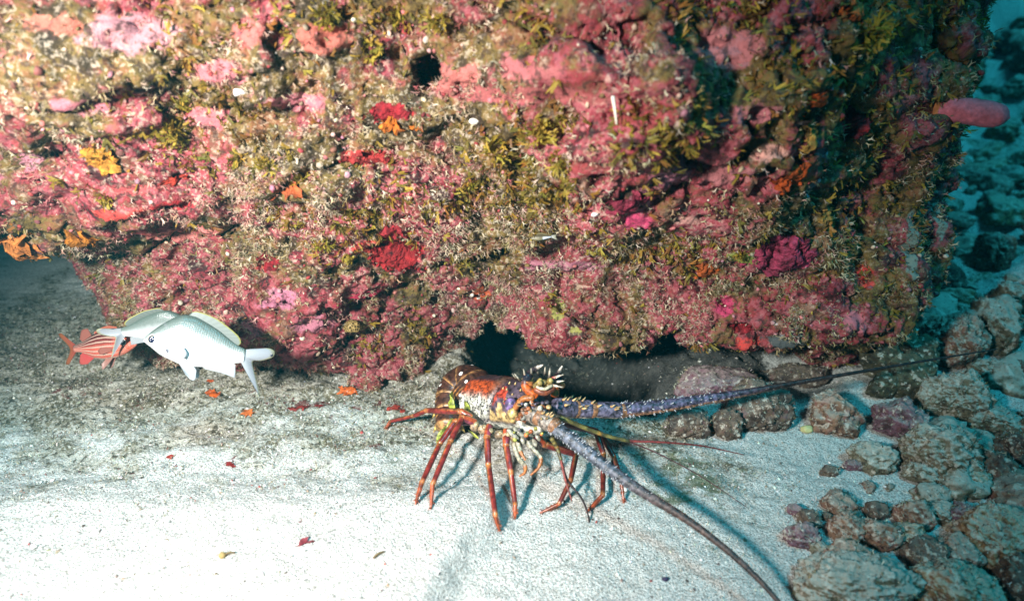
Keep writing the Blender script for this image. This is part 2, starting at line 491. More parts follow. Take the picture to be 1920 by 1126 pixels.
def build_reef():
    # columns: dense where the photograph looks
    ph = np.linspace(-math.pi / 2, 3 * math.pi / 2, 20001)
    x, y = reef_base(ph, np.full_like(ph, 0.35))
    seg = np.hypot(np.diff(x), np.diff(y))
    mx, my = (x[1:] + x[:-1]) / 2, (y[1:] + y[:-1]) / 2
    dens = np.where((mx > -1.05) & (my < 1.75), 1 / 0.0031, 1 / 0.05)
    cum = np.concatenate([[0], np.cumsum(seg * dens)])
    n = int(cum[-1])
    phis = np.interp(np.arange(n) / n * cum[-1], cum, ph)
    zs = np.concatenate([np.linspace(-0.10, 0.0, 14)[:-1], np.linspace(0, 0.80, 300)[:-1], np.linspace(0.80, 1.22, 30)])
    PH, Z = np.meshgrid(phis, zs)
    ph, z = PH.ravel(), Z.ravel()
    x, y = reef_base(ph, z)
    nu, nv = len(phis), len(zs)
    P = np.stack([x, y, z], 1)
    # ledge on the left
    yl = at_y(0, 478, 0.97); yr = at_y(470, 372, 1.02)
    ze = np.interp(x, [yl.x, yr.x], [yl.z, yr.z]) + 0.012 * pnoise(P * 7, 9)
    L = 1 - sstep(yr.x - 0.16, yr.x + 0.05, x)
    front = sstep(1.75, 1.4, y)
    out = np.stack([np.cos(ph), -np.sin(ph), np.zeros_like(ph)], 1)
    led = L * (0.075 * sstep(ze - 0.012, ze + 0.02, z) - 0.012 * (1 - sstep(ze - 0.03, ze + 0.005, z)) * sstep(0.1, 0.25, z)) * front
    P = P + out * led[:, None]
    for px, py, rx, rz, amp in BUMPS:
        c = hit_base(px, py)
        g = np.exp(-((x - c[0]) ** 2 / rx ** 2 + (z - c[2]) ** 2 / rz ** 2)) * front
        P = P + out * (amp * g)[:, None] * np.array([0.5, 1, 1])
    # hollow running along the foot of the rock
    ux = (np.array([-2200, 130, 470, 520, 600, 680, 715, 830, 865, 930, 1000, 1060, 1130, 1200, 1400, 1560, 1640, 1720, 2500]) - 960) / FPX * 1.30
    ux = np.where(ux > 0.05, ux * 0.89, ux)
    uz = np.array([.0, .0, .0, .030, .040, .030, -.05, -.05, .060, .110, .110, .100, .095, .105, .125, .095, -.03, -.05, .0])
    ub = np.interp(x, ux, uz) + 0.010 * pnoise(P * 16, 111) + 0.030 * pnoise(P * 5.5, 113) * sstep(0.1, 0.3, x)
    ud = (1 - sstep(ub - 0.012, ub + 0.012, z)) * sstep(-0.02, 0.02, ub) * front
    P = P - out * (0.30 * ud)[:, None] * np.array([0.3, 1, 1])
    # strata sweeping across the front
    w = fbm(P * np.array([2.2, 2.2, 2.2]), 2, 81)
    st = ridged(np.stack([x * 2.4, y * 2.4, (z + 0.16 * np.abs(x - 0.1) ** 1.5 + 0.03 * w) * 14], 1), 3, 83)

    def normals(P):
        G = P.reshape(nv, nu, 3)
        du = np.roll(G, -1, 1) - np.roll(G, 1, 1)
        dv = np.gradient(G, axis=0)
        N = np.cross(du, dv).reshape(-1, 3)
        N /= np.linalg.norm(N, axis=1)[:, None] + 1e-12
        s = np.sign((N * out).sum(1).mean())
        return N * s
    N = normals(P)
    d = 0.036 * fbm(P * 4.2, 4, 91) + 0.010 * st + 0.010 * ridged(P * 16, 3, 95) - 0.040 * sstep(0.36, 0.60, pnoise(P * np.array([7, 7, 11]), 99)) - 0.022 * sstep(0.80, 0.97, 1 - 2 * np.abs(pnoise(np.stack([x * 3.2 + z * 3.0, y * 3, z * 6.5 - x * 1.8], 1), 115)))
    P = P + N * d[:, None]
    N = normals(P)
    rough = sstep(-0.5, 0.5, fbm(P * 4, 2, 97))
    pits = sstep(0.36, 0.60, pnoise(P * 19, 101)) * 0.020 + sstep(0.40, 0.60, pnoise(P * 42, 103)) * 0.010
    d = (0.45 + rough) * (0.0095 * fbm(P * 34, 3, 105) + 0.0045 * ridged(P * 70, 2, 107) + 0.004 * np.abs(pnoise(P * 55, 109))) - pits
    P = P + N * d[:, None]
    # flat-ish cap
    faces = grid_faces(nu, nv, True)[:, ::-1]
    top = np.arange((nv - 1) * nu, nv * nu)
    capc = len(P)
    P = np.vstack([P, [[0.0, 1.75, 1.3]]])
    cap = np.stack([np.roll(top, -1), top, np.full(nu, capc)], 1)
    Pn = P
    # regional masks, world space
    x, y, z = Pn[:, 0], Pn[:, 1], Pn[:, 2]
    olive = np.zeros(len(Pn)); turf = np.full(len(Pn), 0.45)
    pw = np.zeros(len(Pn)); pc = np.zeros((len(Pn), 3)) + 0.3
    olive += 0.29 + 0.22 * sstep(0.22, 0.42, z) * sstep(-0.75, -0.25, x)
    for px, py, r, wgt in OLIVES:
        c = hit_base(px, py)
        g = np.exp(-((x - c[0]) ** 2 + (y - c[1]) ** 2 * 0.6 + (z - c[2]) ** 2) / (r * r))
        if wgt > 0: olive = np.maximum(olive, wgt * g)
        else: olive = olive + wgt * g
    for px, py, r, wgt in TURFS:
        c = hit_base(px, py)
        g = np.exp(-((x - c[0]) ** 2 + (y - c[1]) ** 2 * 0.6 + (z - c[2]) ** 2) / (r * r))
        turf = turf + wgt * g
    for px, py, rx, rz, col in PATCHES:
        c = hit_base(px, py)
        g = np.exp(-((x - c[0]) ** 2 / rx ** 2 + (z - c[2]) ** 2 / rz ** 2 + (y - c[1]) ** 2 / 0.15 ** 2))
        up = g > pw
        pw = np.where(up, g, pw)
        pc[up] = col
    turf = np.clip(turf - 0.22 * sstep(0.3, 0.8, pw), 0, 1)
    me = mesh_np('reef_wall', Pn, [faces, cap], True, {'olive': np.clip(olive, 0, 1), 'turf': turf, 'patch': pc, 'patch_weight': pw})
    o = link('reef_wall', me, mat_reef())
    tag(o, 'overhanging reef rock crusted with pink and red algae above the sand', kind='structure')
    return o, Pn, faces, dict(olive=np.clip(olive, 0, 1), turf=turf, pw=pw)

OLIVES = [(1000, 260, .20, .75), (850, 350, .16, .6), (700, 420, .10, .6), (300, 230, .12, .5), (560, 300, .12, .6), (700, 40, .20, .6), (1650, 120, .25, .8), (1620, 400, .15, .75),
          (1600, 560, .15, .6), (100, 350, .12, .3), (1700, 40, .25, .8), (1000, 30, .14, .7), (1080, 590, .07, .6), (1350, 100, .12, .45), (40, 200, .1, .2),
          (1250, 290, .10, -.3), (780, 130, .10, -.2), (330, 430, .1, -.3), (1150, 100, .12, -.2)]
TURFS = [(1000, 440, .18, .45), (600, 400, .16, .35), (780, 640, .12, .4), (480, 370, .10, .4), (300, 560, .12, .3), (1250, 460, .14, .3), (950, 620, .08, .5), (700, 250, .18, .25),
         (150, 120, .16, .3), (1480, 180, .2, -.15), (1240, 320, .10, -.35), (600, 580, .07, -.3)]
CRIM, RED, MAG, PINK, MAUVE, GREY, ORG, YEL = (0.36, 0.02, 0.025), (0.52, 0.05, 0.04), (0.48, 0.05, 0.12), (0.36, 0.12, 0.12), (0.33, 0.115, 0.15), (0.20, 0.17, 0.17), (0.70, 0.16, 0.03), (0.26, 0.24, 0.06)
PATCHES = [(745, 470, .055, .030, RED), (690, 455, .03, .02, RED), (690, 290, .035, .012, RED), (735, 210, .035, .012, CRIM), (500, 490, .018, .016, CRIM), (1470, 470, .055, .032, MAG), (1180, 390, .03, .025, MAG),
           (1590, 230, .03, .02, CRIM), (1560, 215, .02, .015, CRIM), (330, 440, .05, .018, (0.66, 0.20, 0.17)), (390, 425, .03, .016, (0.66, 0.20, 0.17)), (270, 370, .05, .014, RED), (350, 365, .04, .012, CRIM),
           (1230, 290, .06, .035, MAUVE), (1180, 340, .05, .03, MAUVE), (600, 580, .05, .03, MAUVE), (540, 540, .04, .025, (0.40, 0.14, 0.20)), (480, 600, .03, .02, MAUVE), (690, 540, .05, .012, (0.33, 0.02, 0.05)),
           (730, 540, .03, .01, (0.33, 0.02, 0.05)), (900, 560, .02, .03, (0.50, 0.10, 0.04)), (960, 600, .04, .03, PINK), (1100, 640, .08, .018, PINK), (1200, 590, .05, .02, (0.55, 0.14, 0.17)), (1060, 500, .08, .014, MAUVE),
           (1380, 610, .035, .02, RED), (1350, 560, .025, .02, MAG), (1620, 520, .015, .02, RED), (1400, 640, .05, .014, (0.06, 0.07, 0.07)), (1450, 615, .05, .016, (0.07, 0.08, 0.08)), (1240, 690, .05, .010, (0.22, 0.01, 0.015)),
           (760, 680, .06, .014, (0.45, 0.05, 0.02)), (840, 150, .035, .025, (0.40, 0.12, 0.10)), (880, 140, .02, .02, (0.40, 0.12, 0.10)), (900, 170, .10, .012, (0.28, 0.075, 0.07)), (1050, 160, .09, .015, (0.28, 0.075, 0.07)),
           (280, 60, .06, .03, (0.38, 0.17, 0.18)), (90, 280, .04, .02, (0.38, 0.16, 0.19)), (1350, 90, .06, .03, PINK), (1330, 300, .05, .02, PINK), (1400, 260, .04, .02, (0.62, 0.30, 0.24)), (1520, 310, .012, .05, (0.30, 0.24, 0.30)),
           (1070, 575, .02, .012, YEL), (1040, 560, .02, .015, YEL), (1380, 470, .03, .016, (0.20, 0.22, 0.04)), (1330, 500, .018, .02, (0.45, 0.08, 0.01)), (1590, 590, .03, .02, (0.45, 0.12, 0.14)),
           (1690, 460, .012, .08, (0.15, 0.20, 0.17)), (1745, 400, .01, .05, (0.15, 0.20, 0.17)), (1680, 190, .03, .02, PINK), (1540, 160, .02, .012, (0.55, 0.1, 0.02)), (1270, 390, .03, .012, (0.45, 0.20, 0.17)), (110, 95, .05, .022, (0.42, 0.14, 0.13)), (215, 175, .05, .020, (0.40, 0.13, 0.15)), (60, 170, .04, .02, (0.40, 0.16, 0.08)), (430, 130, .05, .02, (0.42, 0.13, 0.14)),
           (400, 215, .04, .018, (0.36, 0.10, 0.11)), (170, 40, .04, .016, (0.38, 0.12, 0.08)), (560, 190, .05, .016, (0.40, 0.12, 0.14)), (620, 70, .04, .02, (0.36, 0.10, 0.07)), (30, 310, .04, .02, (0.42, 0.14, 0.18)), (480, 60, .03, .02, (0.42, 0.12, 0.10)),
           (290, 330, .06, .012, (0.34, 0.06, 0.06)), (720, 330, .05, .014, (0.36, 0.09, 0.10)), (1380, 190, .05, .02, (0.40, 0.13, 0.14)), (1230, 150, .06, .014, (0.32, 0.09, 0.07)), (1000, 120, .06, .02, (0.34, 0.10, 0.10))]

def build_haze():
    bm = bmesh.new()
    bmesh.ops.create_cube(bm, size=1.0)
    for v in bm.verts:
        v.co = Vector((v.co.x * 40, 4.0 + v.co.y * 34, 0.4 + v.co.z * 3.4))
    me = bpy.data.meshes.new('haze')
    bm.to_mesh(me); bm.free()
    m = bpy.data.materials.new('sea_water_haze')
    m.use_nodes = True
    t = m.node_tree
    t.nodes.remove(t.nodes['Principled BSDF'])
    pv = t.nodes.new('ShaderNodeVolumePrincipled')
    pv.inputs['Color'].default_value = (0.004, 0.095, 0.118, 1)
    pv.inputs['Absorption Color'].default_value = (0.0, 0.85, 0.92, 1)
    pv.inputs['Density'].default_value = 0.13
    pv.inputs['Anisotropy'].default_value = 0.0
    t.links.new(pv.outputs[0], t.nodes['Material Output'].inputs['Volume'])
    o = link('haze', me, m)
    tag(o, 'blue green sea water that fades the far reef', kind='stuff')
# ------------------------------------------------------------------ growth on the rock (turf, fronds, crusts)
def tri_normals(P, F):
    if F.shape[1] == 4:
        F = np.vstack([F[:, :3], F[:, [0, 2, 3]]])
    a, b, c = P[F[:, 0]], P[F[:, 1]], P[F[:, 2]]
    n = np.cross(b - a, c - a)
    ar = np.linalg.norm(n, axis=1)
    return F, n / (ar[:, None] + 1e-12), ar / 2

def seen_px(P):
    d = P - np.array(CAM_POS)
    zc = d @ np.array(CF)
    px = 960 + FPX * (d @ np.array(CR)) / np.maximum(zc, 1e-3)
    py = 563 - FPX * (d @ np.array(CU)) / np.maximum(zc, 1e-3)
    return px, py, zc

def sample_surface(P, F, weight, n, rng):
    """n random points on triangles; weight: per vertex. Returns points, normals, vertex index"""
    T, N, A = tri_normals(P, F)
    w = A * weight[T].mean(1)
    cum = np.cumsum(w)
    k = np.searchsorted(cum, rng.random(n) * cum[-1])
    u, v = rng.random(n), rng.random(n)
    fl = u + v > 1
    u[fl], v[fl] = 1 - u[fl], 1 - v[fl]
    a, b, c = P[T[k, 0]], P[T[k, 1]], P[T[k, 2]]
    return a + (b - a) * u[:, None] + (c - a) * v[:, None], N[k], T[k, 0]

def frames(D, rng):
    """rotation matrices whose z axis is D, with a random spin; columns x,y,z"""
    D = D / (np.linalg.norm(D, axis=1)[:, None] + 1e-12)
    r = rng.normal(size=D.shape)
    X = np.cross(r, D)
    X /= np.linalg.norm(X, axis=1)[:, None] + 1e-12
    Y = np.cross(D, X)
    return np.stack([X, Y, D], 2)

def frames2(D, N):
    """z axis along D, y axis as near to N as it can be"""
    D = D / (np.linalg.norm(D, axis=1)[:, None] + 1e-12)
    Y = N - D * (N * D).sum(1)[:, None]
    Y /= np.linalg.norm(Y, axis=1)[:, None] + 1e-12
    X = np.cross(Y, D)
    return np.stack([X, Y, D], 2)

def scatter_mesh(name, tv, tf, pos, R, scale, colors, smooth=False, tcol=None):
    """merge copies of a template into one mesh"""
    tv = np.asarray(tv, float)
    n, k = len(pos), len(tv)
    s = scale[:, None, None] if scale.ndim == 1 else scale[:, None, :]
    V = np.einsum('nij,nkj->nki', R, tv[None] * s) + pos[:, None, :]
    fs = []
    for f in (tf if isinstance(tf, list) else [tf]):
        f = np.asarray(f)
        fs.append((f[None] + (np.arange(n) * k)[:, None, None]).reshape(-1, f.shape[1]))
    C = np.repeat(colors[:, None, :], k, 1)
    if tcol is not None:
        C = C * np.asarray(tcol)[None, :, None]
    return mesh_np(name, V.reshape(-1, 3), fs, smooth, {'tint': C.reshape(-1, 3)})

def mat_tint(name, rough=0.6, transl=0.0, bump=None, noise_amt=0.0, nscale=80):
    m = NT(name)
    c = m.attr('tint')
    if noise_amt:
        v = m.coord()
        f = m.noise(v, nscale, 4, 0.6)
        c = m.mix(noise_amt, c, m.ramp(f, [(0.3, 0.15), (0.5, 0.8), (0.7, 1.6)]), 'MULTIPLY')
    m.base(c)
    m.b.inputs['Roughness'].default_value = rough
    if bump:
        v = m.coord()
        m.bump(m.noise(v, bump[0], 4, 0.6), bump[1], bump[2])
    if transl:
        tr = m.n('BsdfTranslucent')
        m.put(tr.inputs[0], c)
        ms = m.n('MixShader')
        ms.inputs[0].default_value = transl
        out = m.t.nodes['Material Output']
        m.t.links.new(m.b.outputs[0], ms.inputs[1])
        m.t.links.new(tr.outputs[0], ms.inputs[2])
        m.t.links.new(ms.outputs[0], out.inputs['Surface'])
    return m.m

def pick(rng, n, cols, p=None, jitter=0.15):
    c = np.array(cols, float)[rng.choice(len(cols), n, p=p)]
    return np.clip(c * (1 + jitter * rng.normal(size=(n, 1))) * (1 + 0.06 * rng.normal(size=(n, 3))), 0.004, 0.85)

# Y-shaped turf filament, unit length
TURF_V = [(-.08, 0, 0), (.08, 0, 0), (.075, .05, .55), (-.075, .05, .55), (-.38, .16, 1.0), (.34, -.06, .92), (0.02, .3, .8)]
TURF_F = [np.array([[0, 1, 2, 3]]), np.array([[3, 2, 4], [3, 2, 5], [3, 2, 6]])]

def build_turf():
    rng = np.random.default_rng(11)
    P = reefP[:-1]
    px, py, zc = seen_px(P)
    vis = ((px > -60) & (px < 1960) & (py > -60) & (py < 900) & (P[:, 1] < 1.9)).astype(float)
    clump = sstep(-0.15, 0.5, fbm(P * 18, 3, 201)) * (0.10 + 0.90 * sstep(-0.25, 0.35, fbm(P * 6, 3, 203)))
    w = vis * (0.04 + clump) * (0.12 + reefA['turf'][:len(P)]) * off_crusts(P) * (1 - .5 * sstep(.38, .62, P[:, 2])) * (1 + .5 * sstep(.34, .2, P[:, 2]))
    n = 104000
    p, nr, vi = sample_surface(P, reefF, w, n, rng)
    d = nr + 0.55 * rng.normal(size=(n, 3)) + np.array([0, 0, -0.15])
    R = frames(d, rng)
    sc = 0.0055 + 0.009 * rng.random(n) ** 1.6
    col = pick(rng, n, [(.60, .51, .38), (.46, .36, .24), (.32, .25, .13), (.18, .12, .045), (.48, .24, .20), (.20, .04, .035)], [.28, .26, .16, .12, .09, .09], 0.2)
    zone = fbm(p * 7, 3, 207)
    warm = np.array([.42, .13, .14]); oliv = np.array([.26, .20, .08]); cream = np.array([.50, .41, .29])
    zc_ = np.where((zone < -.08)[:, None], warm, np.where((zone < .18)[:, None], cream, oliv))
    zc_ = np.where(((p[:, 0] + .12 * zone > .36) & (zone > -.3))[:, None], np.array([.20, .165, .05]), zc_)
    mixw = rng.random((n, 1)) * .75
    col = np.clip(col * (1 - mixw) + zc_ * mixw * (1 + .2 * rng.normal(size=(n, 1))), .01, .8)
    me = scatter_mesh('turf_algae', TURF_V, TURF_F, p - nr * 0.001, R, sc, col)
    o = link('turf_algae', me, mat_tint('turf', 0.7, 0.25))
    tag(o, 'fine pale turf algae bristling all over the reef rock', kind='stuff')

def build_floor_turf():
    rng = np.random.default_rng(13)
    n = 48000
    x = rng.uniform(-1.3, 1.0, n * 6); y = rng.uniform(0.62, 1.5, n * 6)
    sh = shelf_w(x, y)
    q = np.stack([x, y, 0 * x], 1)
    cl = sstep(-0.35, 0.6, fbm(q * 14, 3, 211))
    k = np.flatnonzero(rng.random(len(x)) < (sh * (0.10 + 0.9 * cl) + 0.012))[:n]
    x, y = x[k], y[k]; n = len(k)
    z = ground_h(x, y)
    p = np.stack([x, y, z], 1)
    d = np.array([0.1, -0.1, 1.0]) + 0.6 * rng.normal(size=(n, 3))
    R = frames(d, rng)
    sc = 0.003 + 0.0045 * rng.random(n) ** 2
    col = pick(rng, n, [(.60, .56, .47), (.38, .33, .23), (.20, .165, .09), (.07, .055, .03), (.20, .05, .04)], [.27, .24, .23, .21, .05], 0.2)
    me = scatter_mesh('floor_turf', TURF_V, TURF_F, p, R, sc, col)
    o = link('floor_turf', me, mat_tint('floor_turf', 0.8, 0.2))
    tag(o, 'short grey turf and grit on the rock floor before the reef', kind='stuff')

def build_grit():
    rng = np.random.default_rng(17)
    n = 40000
    y = 0.45 + 1.6 * rng.random(n) ** 1.3
    x = rng.uniform(-1.2, 1.7, n)
    z = ground_h(x, y)
    V = [(1, 0, 0), (-1, 0, 0), (0, 1, 0), (0, -1, 0), (0, 0, .7), (0, 0, -.7)]
    F = np.array([[0, 2, 4], [2, 1, 4], [1, 3, 4], [3, 0, 4]])
    R = frames(np.array([0, 0, 1]) + 0.3 * rng.normal(size=(n, 3)), rng)
    sc = (0.0008 + 0.0030 * rng.random(n) ** 6)[:, None] * rng.uniform(0.6, 1.3, (n, 3))
    col = pick(rng, n, [(.70, .66, .60), (.5, .46, .4), (.22, .17, .12), (.07, .05, .045), (.3, .06, .05)], [.46, .28, .13, .10, .03])
    me = scatter_mesh('shell_grit', V, F, np.stack([x, y, z], 1), R, sc, col)
    o = link('shell_grit', me, mat_tint('grit', 0.8))
    tag(o, 'loose shell grit scattered over the pale sand', kind='stuff')

def build_nodules():
    rng = np.random.default_rng(23)
    P = reefP[:-1]
    px, py, zc = seen_px(P)
    vis = ((px > -60) & (px < 1960) & (py > -60) & (py < 900) & (P[:, 1] < 1.9)).astype(float)
    w = vis * (0.15 + sstep(-0.2, 0.6, fbm(P * 11, 3, 231))) * off_crusts(P)
    n = 8000
    p, nr, vi = sample_surface(P, reefF, w, n, rng)
    t = (1 + 5 ** 0.5) / 2
    V = np.array([(-1, t, 0), (1, t, 0), (-1, -t, 0), (1, -t, 0), (0, -1, t), (0, 1, t), (0, -1, -t), (0, 1, -t), (t, 0, -1), (t, 0, 1), (-t, 0, -1), (-t, 0, 1)]) / 1.9
    F = np.array([(0, 11, 5), (0, 5, 1), (0, 1, 7), (0, 7, 10), (0, 10, 11), (1, 5, 9), (5, 11, 4), (11, 10, 2), (10, 7, 6), (7, 1, 8), (3, 9, 4), (3, 4, 2), (3, 2, 6), (3, 6, 8), (3, 8, 9), (4, 9, 5), (2, 4, 11), (6, 2, 10), (8, 6, 7), (9, 8, 1)])
    R = frames(nr + 0.5 * rng.normal(size=(n, 3)), rng)
    sc = (0.0016 + 0.0042 * rng.random(n) ** 3)[:, None] * rng.uniform(0.6, 1.4, (n, 3))
    col = pick(rng, n, [(.34, .11, .11), (.20, .03, .03), (.40, .28, .20), (.16, .06, .04), (.54, .46, .36), (.12, .085, .03), (.38, .17, .19)], [.22, .14, .18, .18, .06, .14, .08], .25)
    me = scatter_mesh('coralline_nodules', V, F, p, R, sc, col, True)
    o = link('coralline_nodules', me, mat_tint('nodule', 0.7, 0, (300, .6, .002), .5, 160))
    tag(o, 'small pink and cream coralline knobs studding the reef rock', kind='stuff')

# flat, forked brown-alga fronds
def frond(rng, levels=3, w=0.16, spread=0.55):
    V, F = [], []
    def seg(base, ang, bend, length, width, lev, b0):
        d = np.array([math.sin(ang), 0, math.cos(ang)])
        side = np.array([math.cos(ang), 0, -math.sin(ang)])
        e = base + d * length + np.array([0, bend * length, 0])
        if b0 is None:
            V.append(base - side * width * 0.3); V.append(base + side * width * 0.3)
            b0 = (len(V) - 2, len(V) - 1)
        if lev == 0:
            V.append(e - side * width * 0.45); V.append(e + side * width * 0.45); V.append(e + d * width * 0.45 + np.array([0, bend * width, 0]))
            a, b, c = len(V) - 3, len(V) - 2, len(V) - 1
            F.append((b0[0], b0[1], b)); F.append((b0[0], b, a)); F.append((a, b, c))
        else:
            V.append(e - side * width * 0.62); V.append(e + side * width * 0.62)
            a, b = len(V) - 2, len(V) - 1
            F.append((b0[0], b0[1], b)); F.append((b0[0], b, a))
            V.append(e + d * width * 0.25)
            m = len(V) - 1
            F.append((a, b, m))
            sp = spread * rng.uniform(0.7, 1.3)
            seg(e, ang - sp, bend + rng.uniform(-.5, .7), length * rng.uniform(.6, .9), width * .85, lev - 1, (a, m))
            seg(e, ang + sp, bend + rng.uniform(-.5, .7), length * rng.uniform(.6, .9), width * .85, lev - 1, (m, b))
    seg(np.zeros(3), 0.0, rng.uniform(-.1, .3), 0.42, w, levels, None)
    return np.array(V), np.array(F)

def clump_template(seed, n=9):
    rng = np.random.default_rng(seed)
    VV, FF, CC, k = [], [], [], 0
    for i in range(n):
        V, F = frond(rng, 2 if rng.random() < .5 else 3, rng.uniform(.13, .22), rng.uniform(.4, .75))
        a = 2 * math.pi * i / n + rng.uniform(-.3, .3)
        tilt = rng.uniform(0.2, 1.45)
        D = np.array([[math.sin(tilt) * math.cos(a), math.sin(tilt) * math.sin(a), math.cos(tilt)]])
        R = frames2(D, np.array([[0, 0, 1.0]]) + .3 * rng.normal(size=(1, 3)))[0]
        V = (V * rng.uniform(.7, 1.1)) @ R.T + np.array([math.cos(a), math.sin(a), 0]) * 0.08
        VV.append(V); FF.append(F + k); k += len(V)
        c = np.array([.30, .22, .032]) * rng.uniform(.65, 1.35) * (1 + .1 * rng.normal(size=3))
        CC.append(np.repeat(np.clip(c, .01, .6)[None], len(V), 0))
    return np.vstack(VV), np.vstack(FF), np.vstack(CC)

def build_fronds():
    rng = np.random.default_rng(19)
    P = reefP[:-1]
    px, py, zc = seen_px(P)
    vis = ((px > -60) & (px < 1960) & (py > -60) & (py < 700) & (P[:, 1] < 1.9)).astype(float)
    w = vis * (sstep(0.35, 0.8, reefA['olive'][:len(P)] + 0.5 * fbm(P * 9, 3, 221)) + 0.01) * (1 - reefA['pw'][:len(P)]) * off_crusts(P)
    w = w * (1 - .72 * sstep(.28, .5, P[:, 0])) * (1 - .35 * sstep(-.3, -.6, P[:, 0]))
    tv, tf = frond(np.random.default_rng(5), 2, .30, .55)
    n = 11000
    p, nr, vi = sample_surface(P, reefF, w, n, rng)
    d = nr * 0.40 + 0.9 * rng.normal(size=(n, 3)) + np.array([0, 0, -0.35])
    R = frames2(d, nr + 0.45 * rng.normal(size=(n, 3)))
    sc = 0.006 + 0.011 * rng.random(n) ** 1.5
    col = pick(rng, n, [(.24, .155, .020), (.30, .21, .035), (.15, .12, .025), (.21, .095, .02)], None, .25)
    me = scatter_mesh('brown_algae_cover', tv, tf, p - nr * 0.002, R, sc, col)
    o = link('brown_algae_cover', me, FROND_MAT)
    tag(o, 'olive forked algae fronds covering the upper reef rock', kind='stuff')

FROND_MAT = mat_tint('frond', 0.5, 0.35)

def reef_hit(px, py):
    h = REEF_SURF.bvh.ray_cast(CAM_POS, ray(px, py), 6.0)
    return h[0], h[1]

# clumps that stand out, photo px, size m, label
CLUMPS = [
    ((1010, 250), .050, 'big bright olive algae clump hanging mid reef below the white chip'), ((930, 285), .040, 'yellow green algae clump beside the big clump mid reef'),
    ((1050, 300), .038, 'dark olive algae clump at the right of the mid reef growth'), ((880, 340), .030, 'small olive algae clump on the pink rock under the mid reef growth'),
    ((660, 405), .034, 'curly yellow brown algae clump above the red sponge crust'), ((600, 455), .036, 'pale olive algae clump sprawling left of the red sponge crust'),
    ((650, 480), .030, 'olive algae clump with forked tips just beside the red crust'), ((560, 335), .036, 'olive algae clump above the brown orange knob on the left reef'),
    ((500, 310), .032, 'yellow olive algae clump right of the dark left reef growth'), ((440, 300), .030, 'low olive algae clump on the upper left ledge'),
    ((320, 250), .044, 'dense dark green algae clump on the upper left reef'), ((350, 210), .036, 'green algae clump on the left reef shaded by the bulge'),
    ((200, 370), .030, 'small olive algae clump beneath the yellow sponge lump'), ((690, 90), .040, 'blurred brown algae clump close to the camera at the upper reef'),
    ((820, 40), .040, 'blurred olive algae clump at the very top of the reef'), ((740, 30), .036, 'golden brown algae clump at the top edge beside the grey hollow'),
    ((610, 30), .036, 'green brown algae clump right of the dark hole at the top'), ((870, 490), .028, 'golden algae clump at the lip of the dark crevice'),
    ((1640, 260), .036, 'mossy green algae clump on the shaded right shoulder'), ((1640, 60), .050, 'large dull olive algae clump below the orange streak at top right'),
    ((1600, 420), .034, 'dark moss green algae clump under the orange sponge sheet'), ((1390, 475), .026, 'light lime green algae clump left of the magenta crust'),
    ((545, 300), .024, 'ruffled olive algae clump beside the red brown sponge on the ledge'), ((1060, 250), .030, 'feathery yellow algae clump at the upper right of the mid reef growth')]

def build_clumps():
    meshes = []
    for s in range(6):
        V, F, C = clump_template(300 + s, 18)
        meshes.append(mesh_np('algae_clump', V, F, False, {'tint': C}))
        meshes[-1].materials.append(FROND_MAT)
    rng = random.Random(5)
    for i, ((px, py), s, lab) in enumerate(CLUMPS):
        h, n = reef_hit(px, py)
        if h is None: continue
        o = bpy.data.objects.new('algae_clump', meshes[i % 6])
        COL.objects.link(o)
        d = (n + Vector((0, 0, -0.15))).normalized()
        q = d.to_track_quat('Z', 'Y')
        o.rotation_mode = 'QUATERNION'
        o.rotation_quaternion = q @ Vector((0, 0, 1)).rotation_difference(Vector((0, 0, 1)))
        o.rotation_quaternion = q @ Matrix.Rotation(rng.uniform(0, 6.28), 4, 'Z').to_quaternion()
        o.location = h - n * 0.004
        o.scale = (s * .55, s * .55, s * .55)
        tag(o, lab, 'algae', 'olive algae clumps on the reef')

class Surf:
    """a surface whose patches can be lifted off as crusts"""
    def __init__(self, P, F):
        self.P = P
        T, N, A_ = tri_normals(P, F)
        self.T = T
        n = np.zeros_like(P)
        for k in range(3):
            np.add.at(n, T[:, k], N * A_[:, None])
        self.N = n / (np.linalg.norm(n, axis=1)[:, None] + 1e-15)
        self.bvh = BVHTree.FromPolygons([Vector(v) for v in P.tolist()], F.tolist())

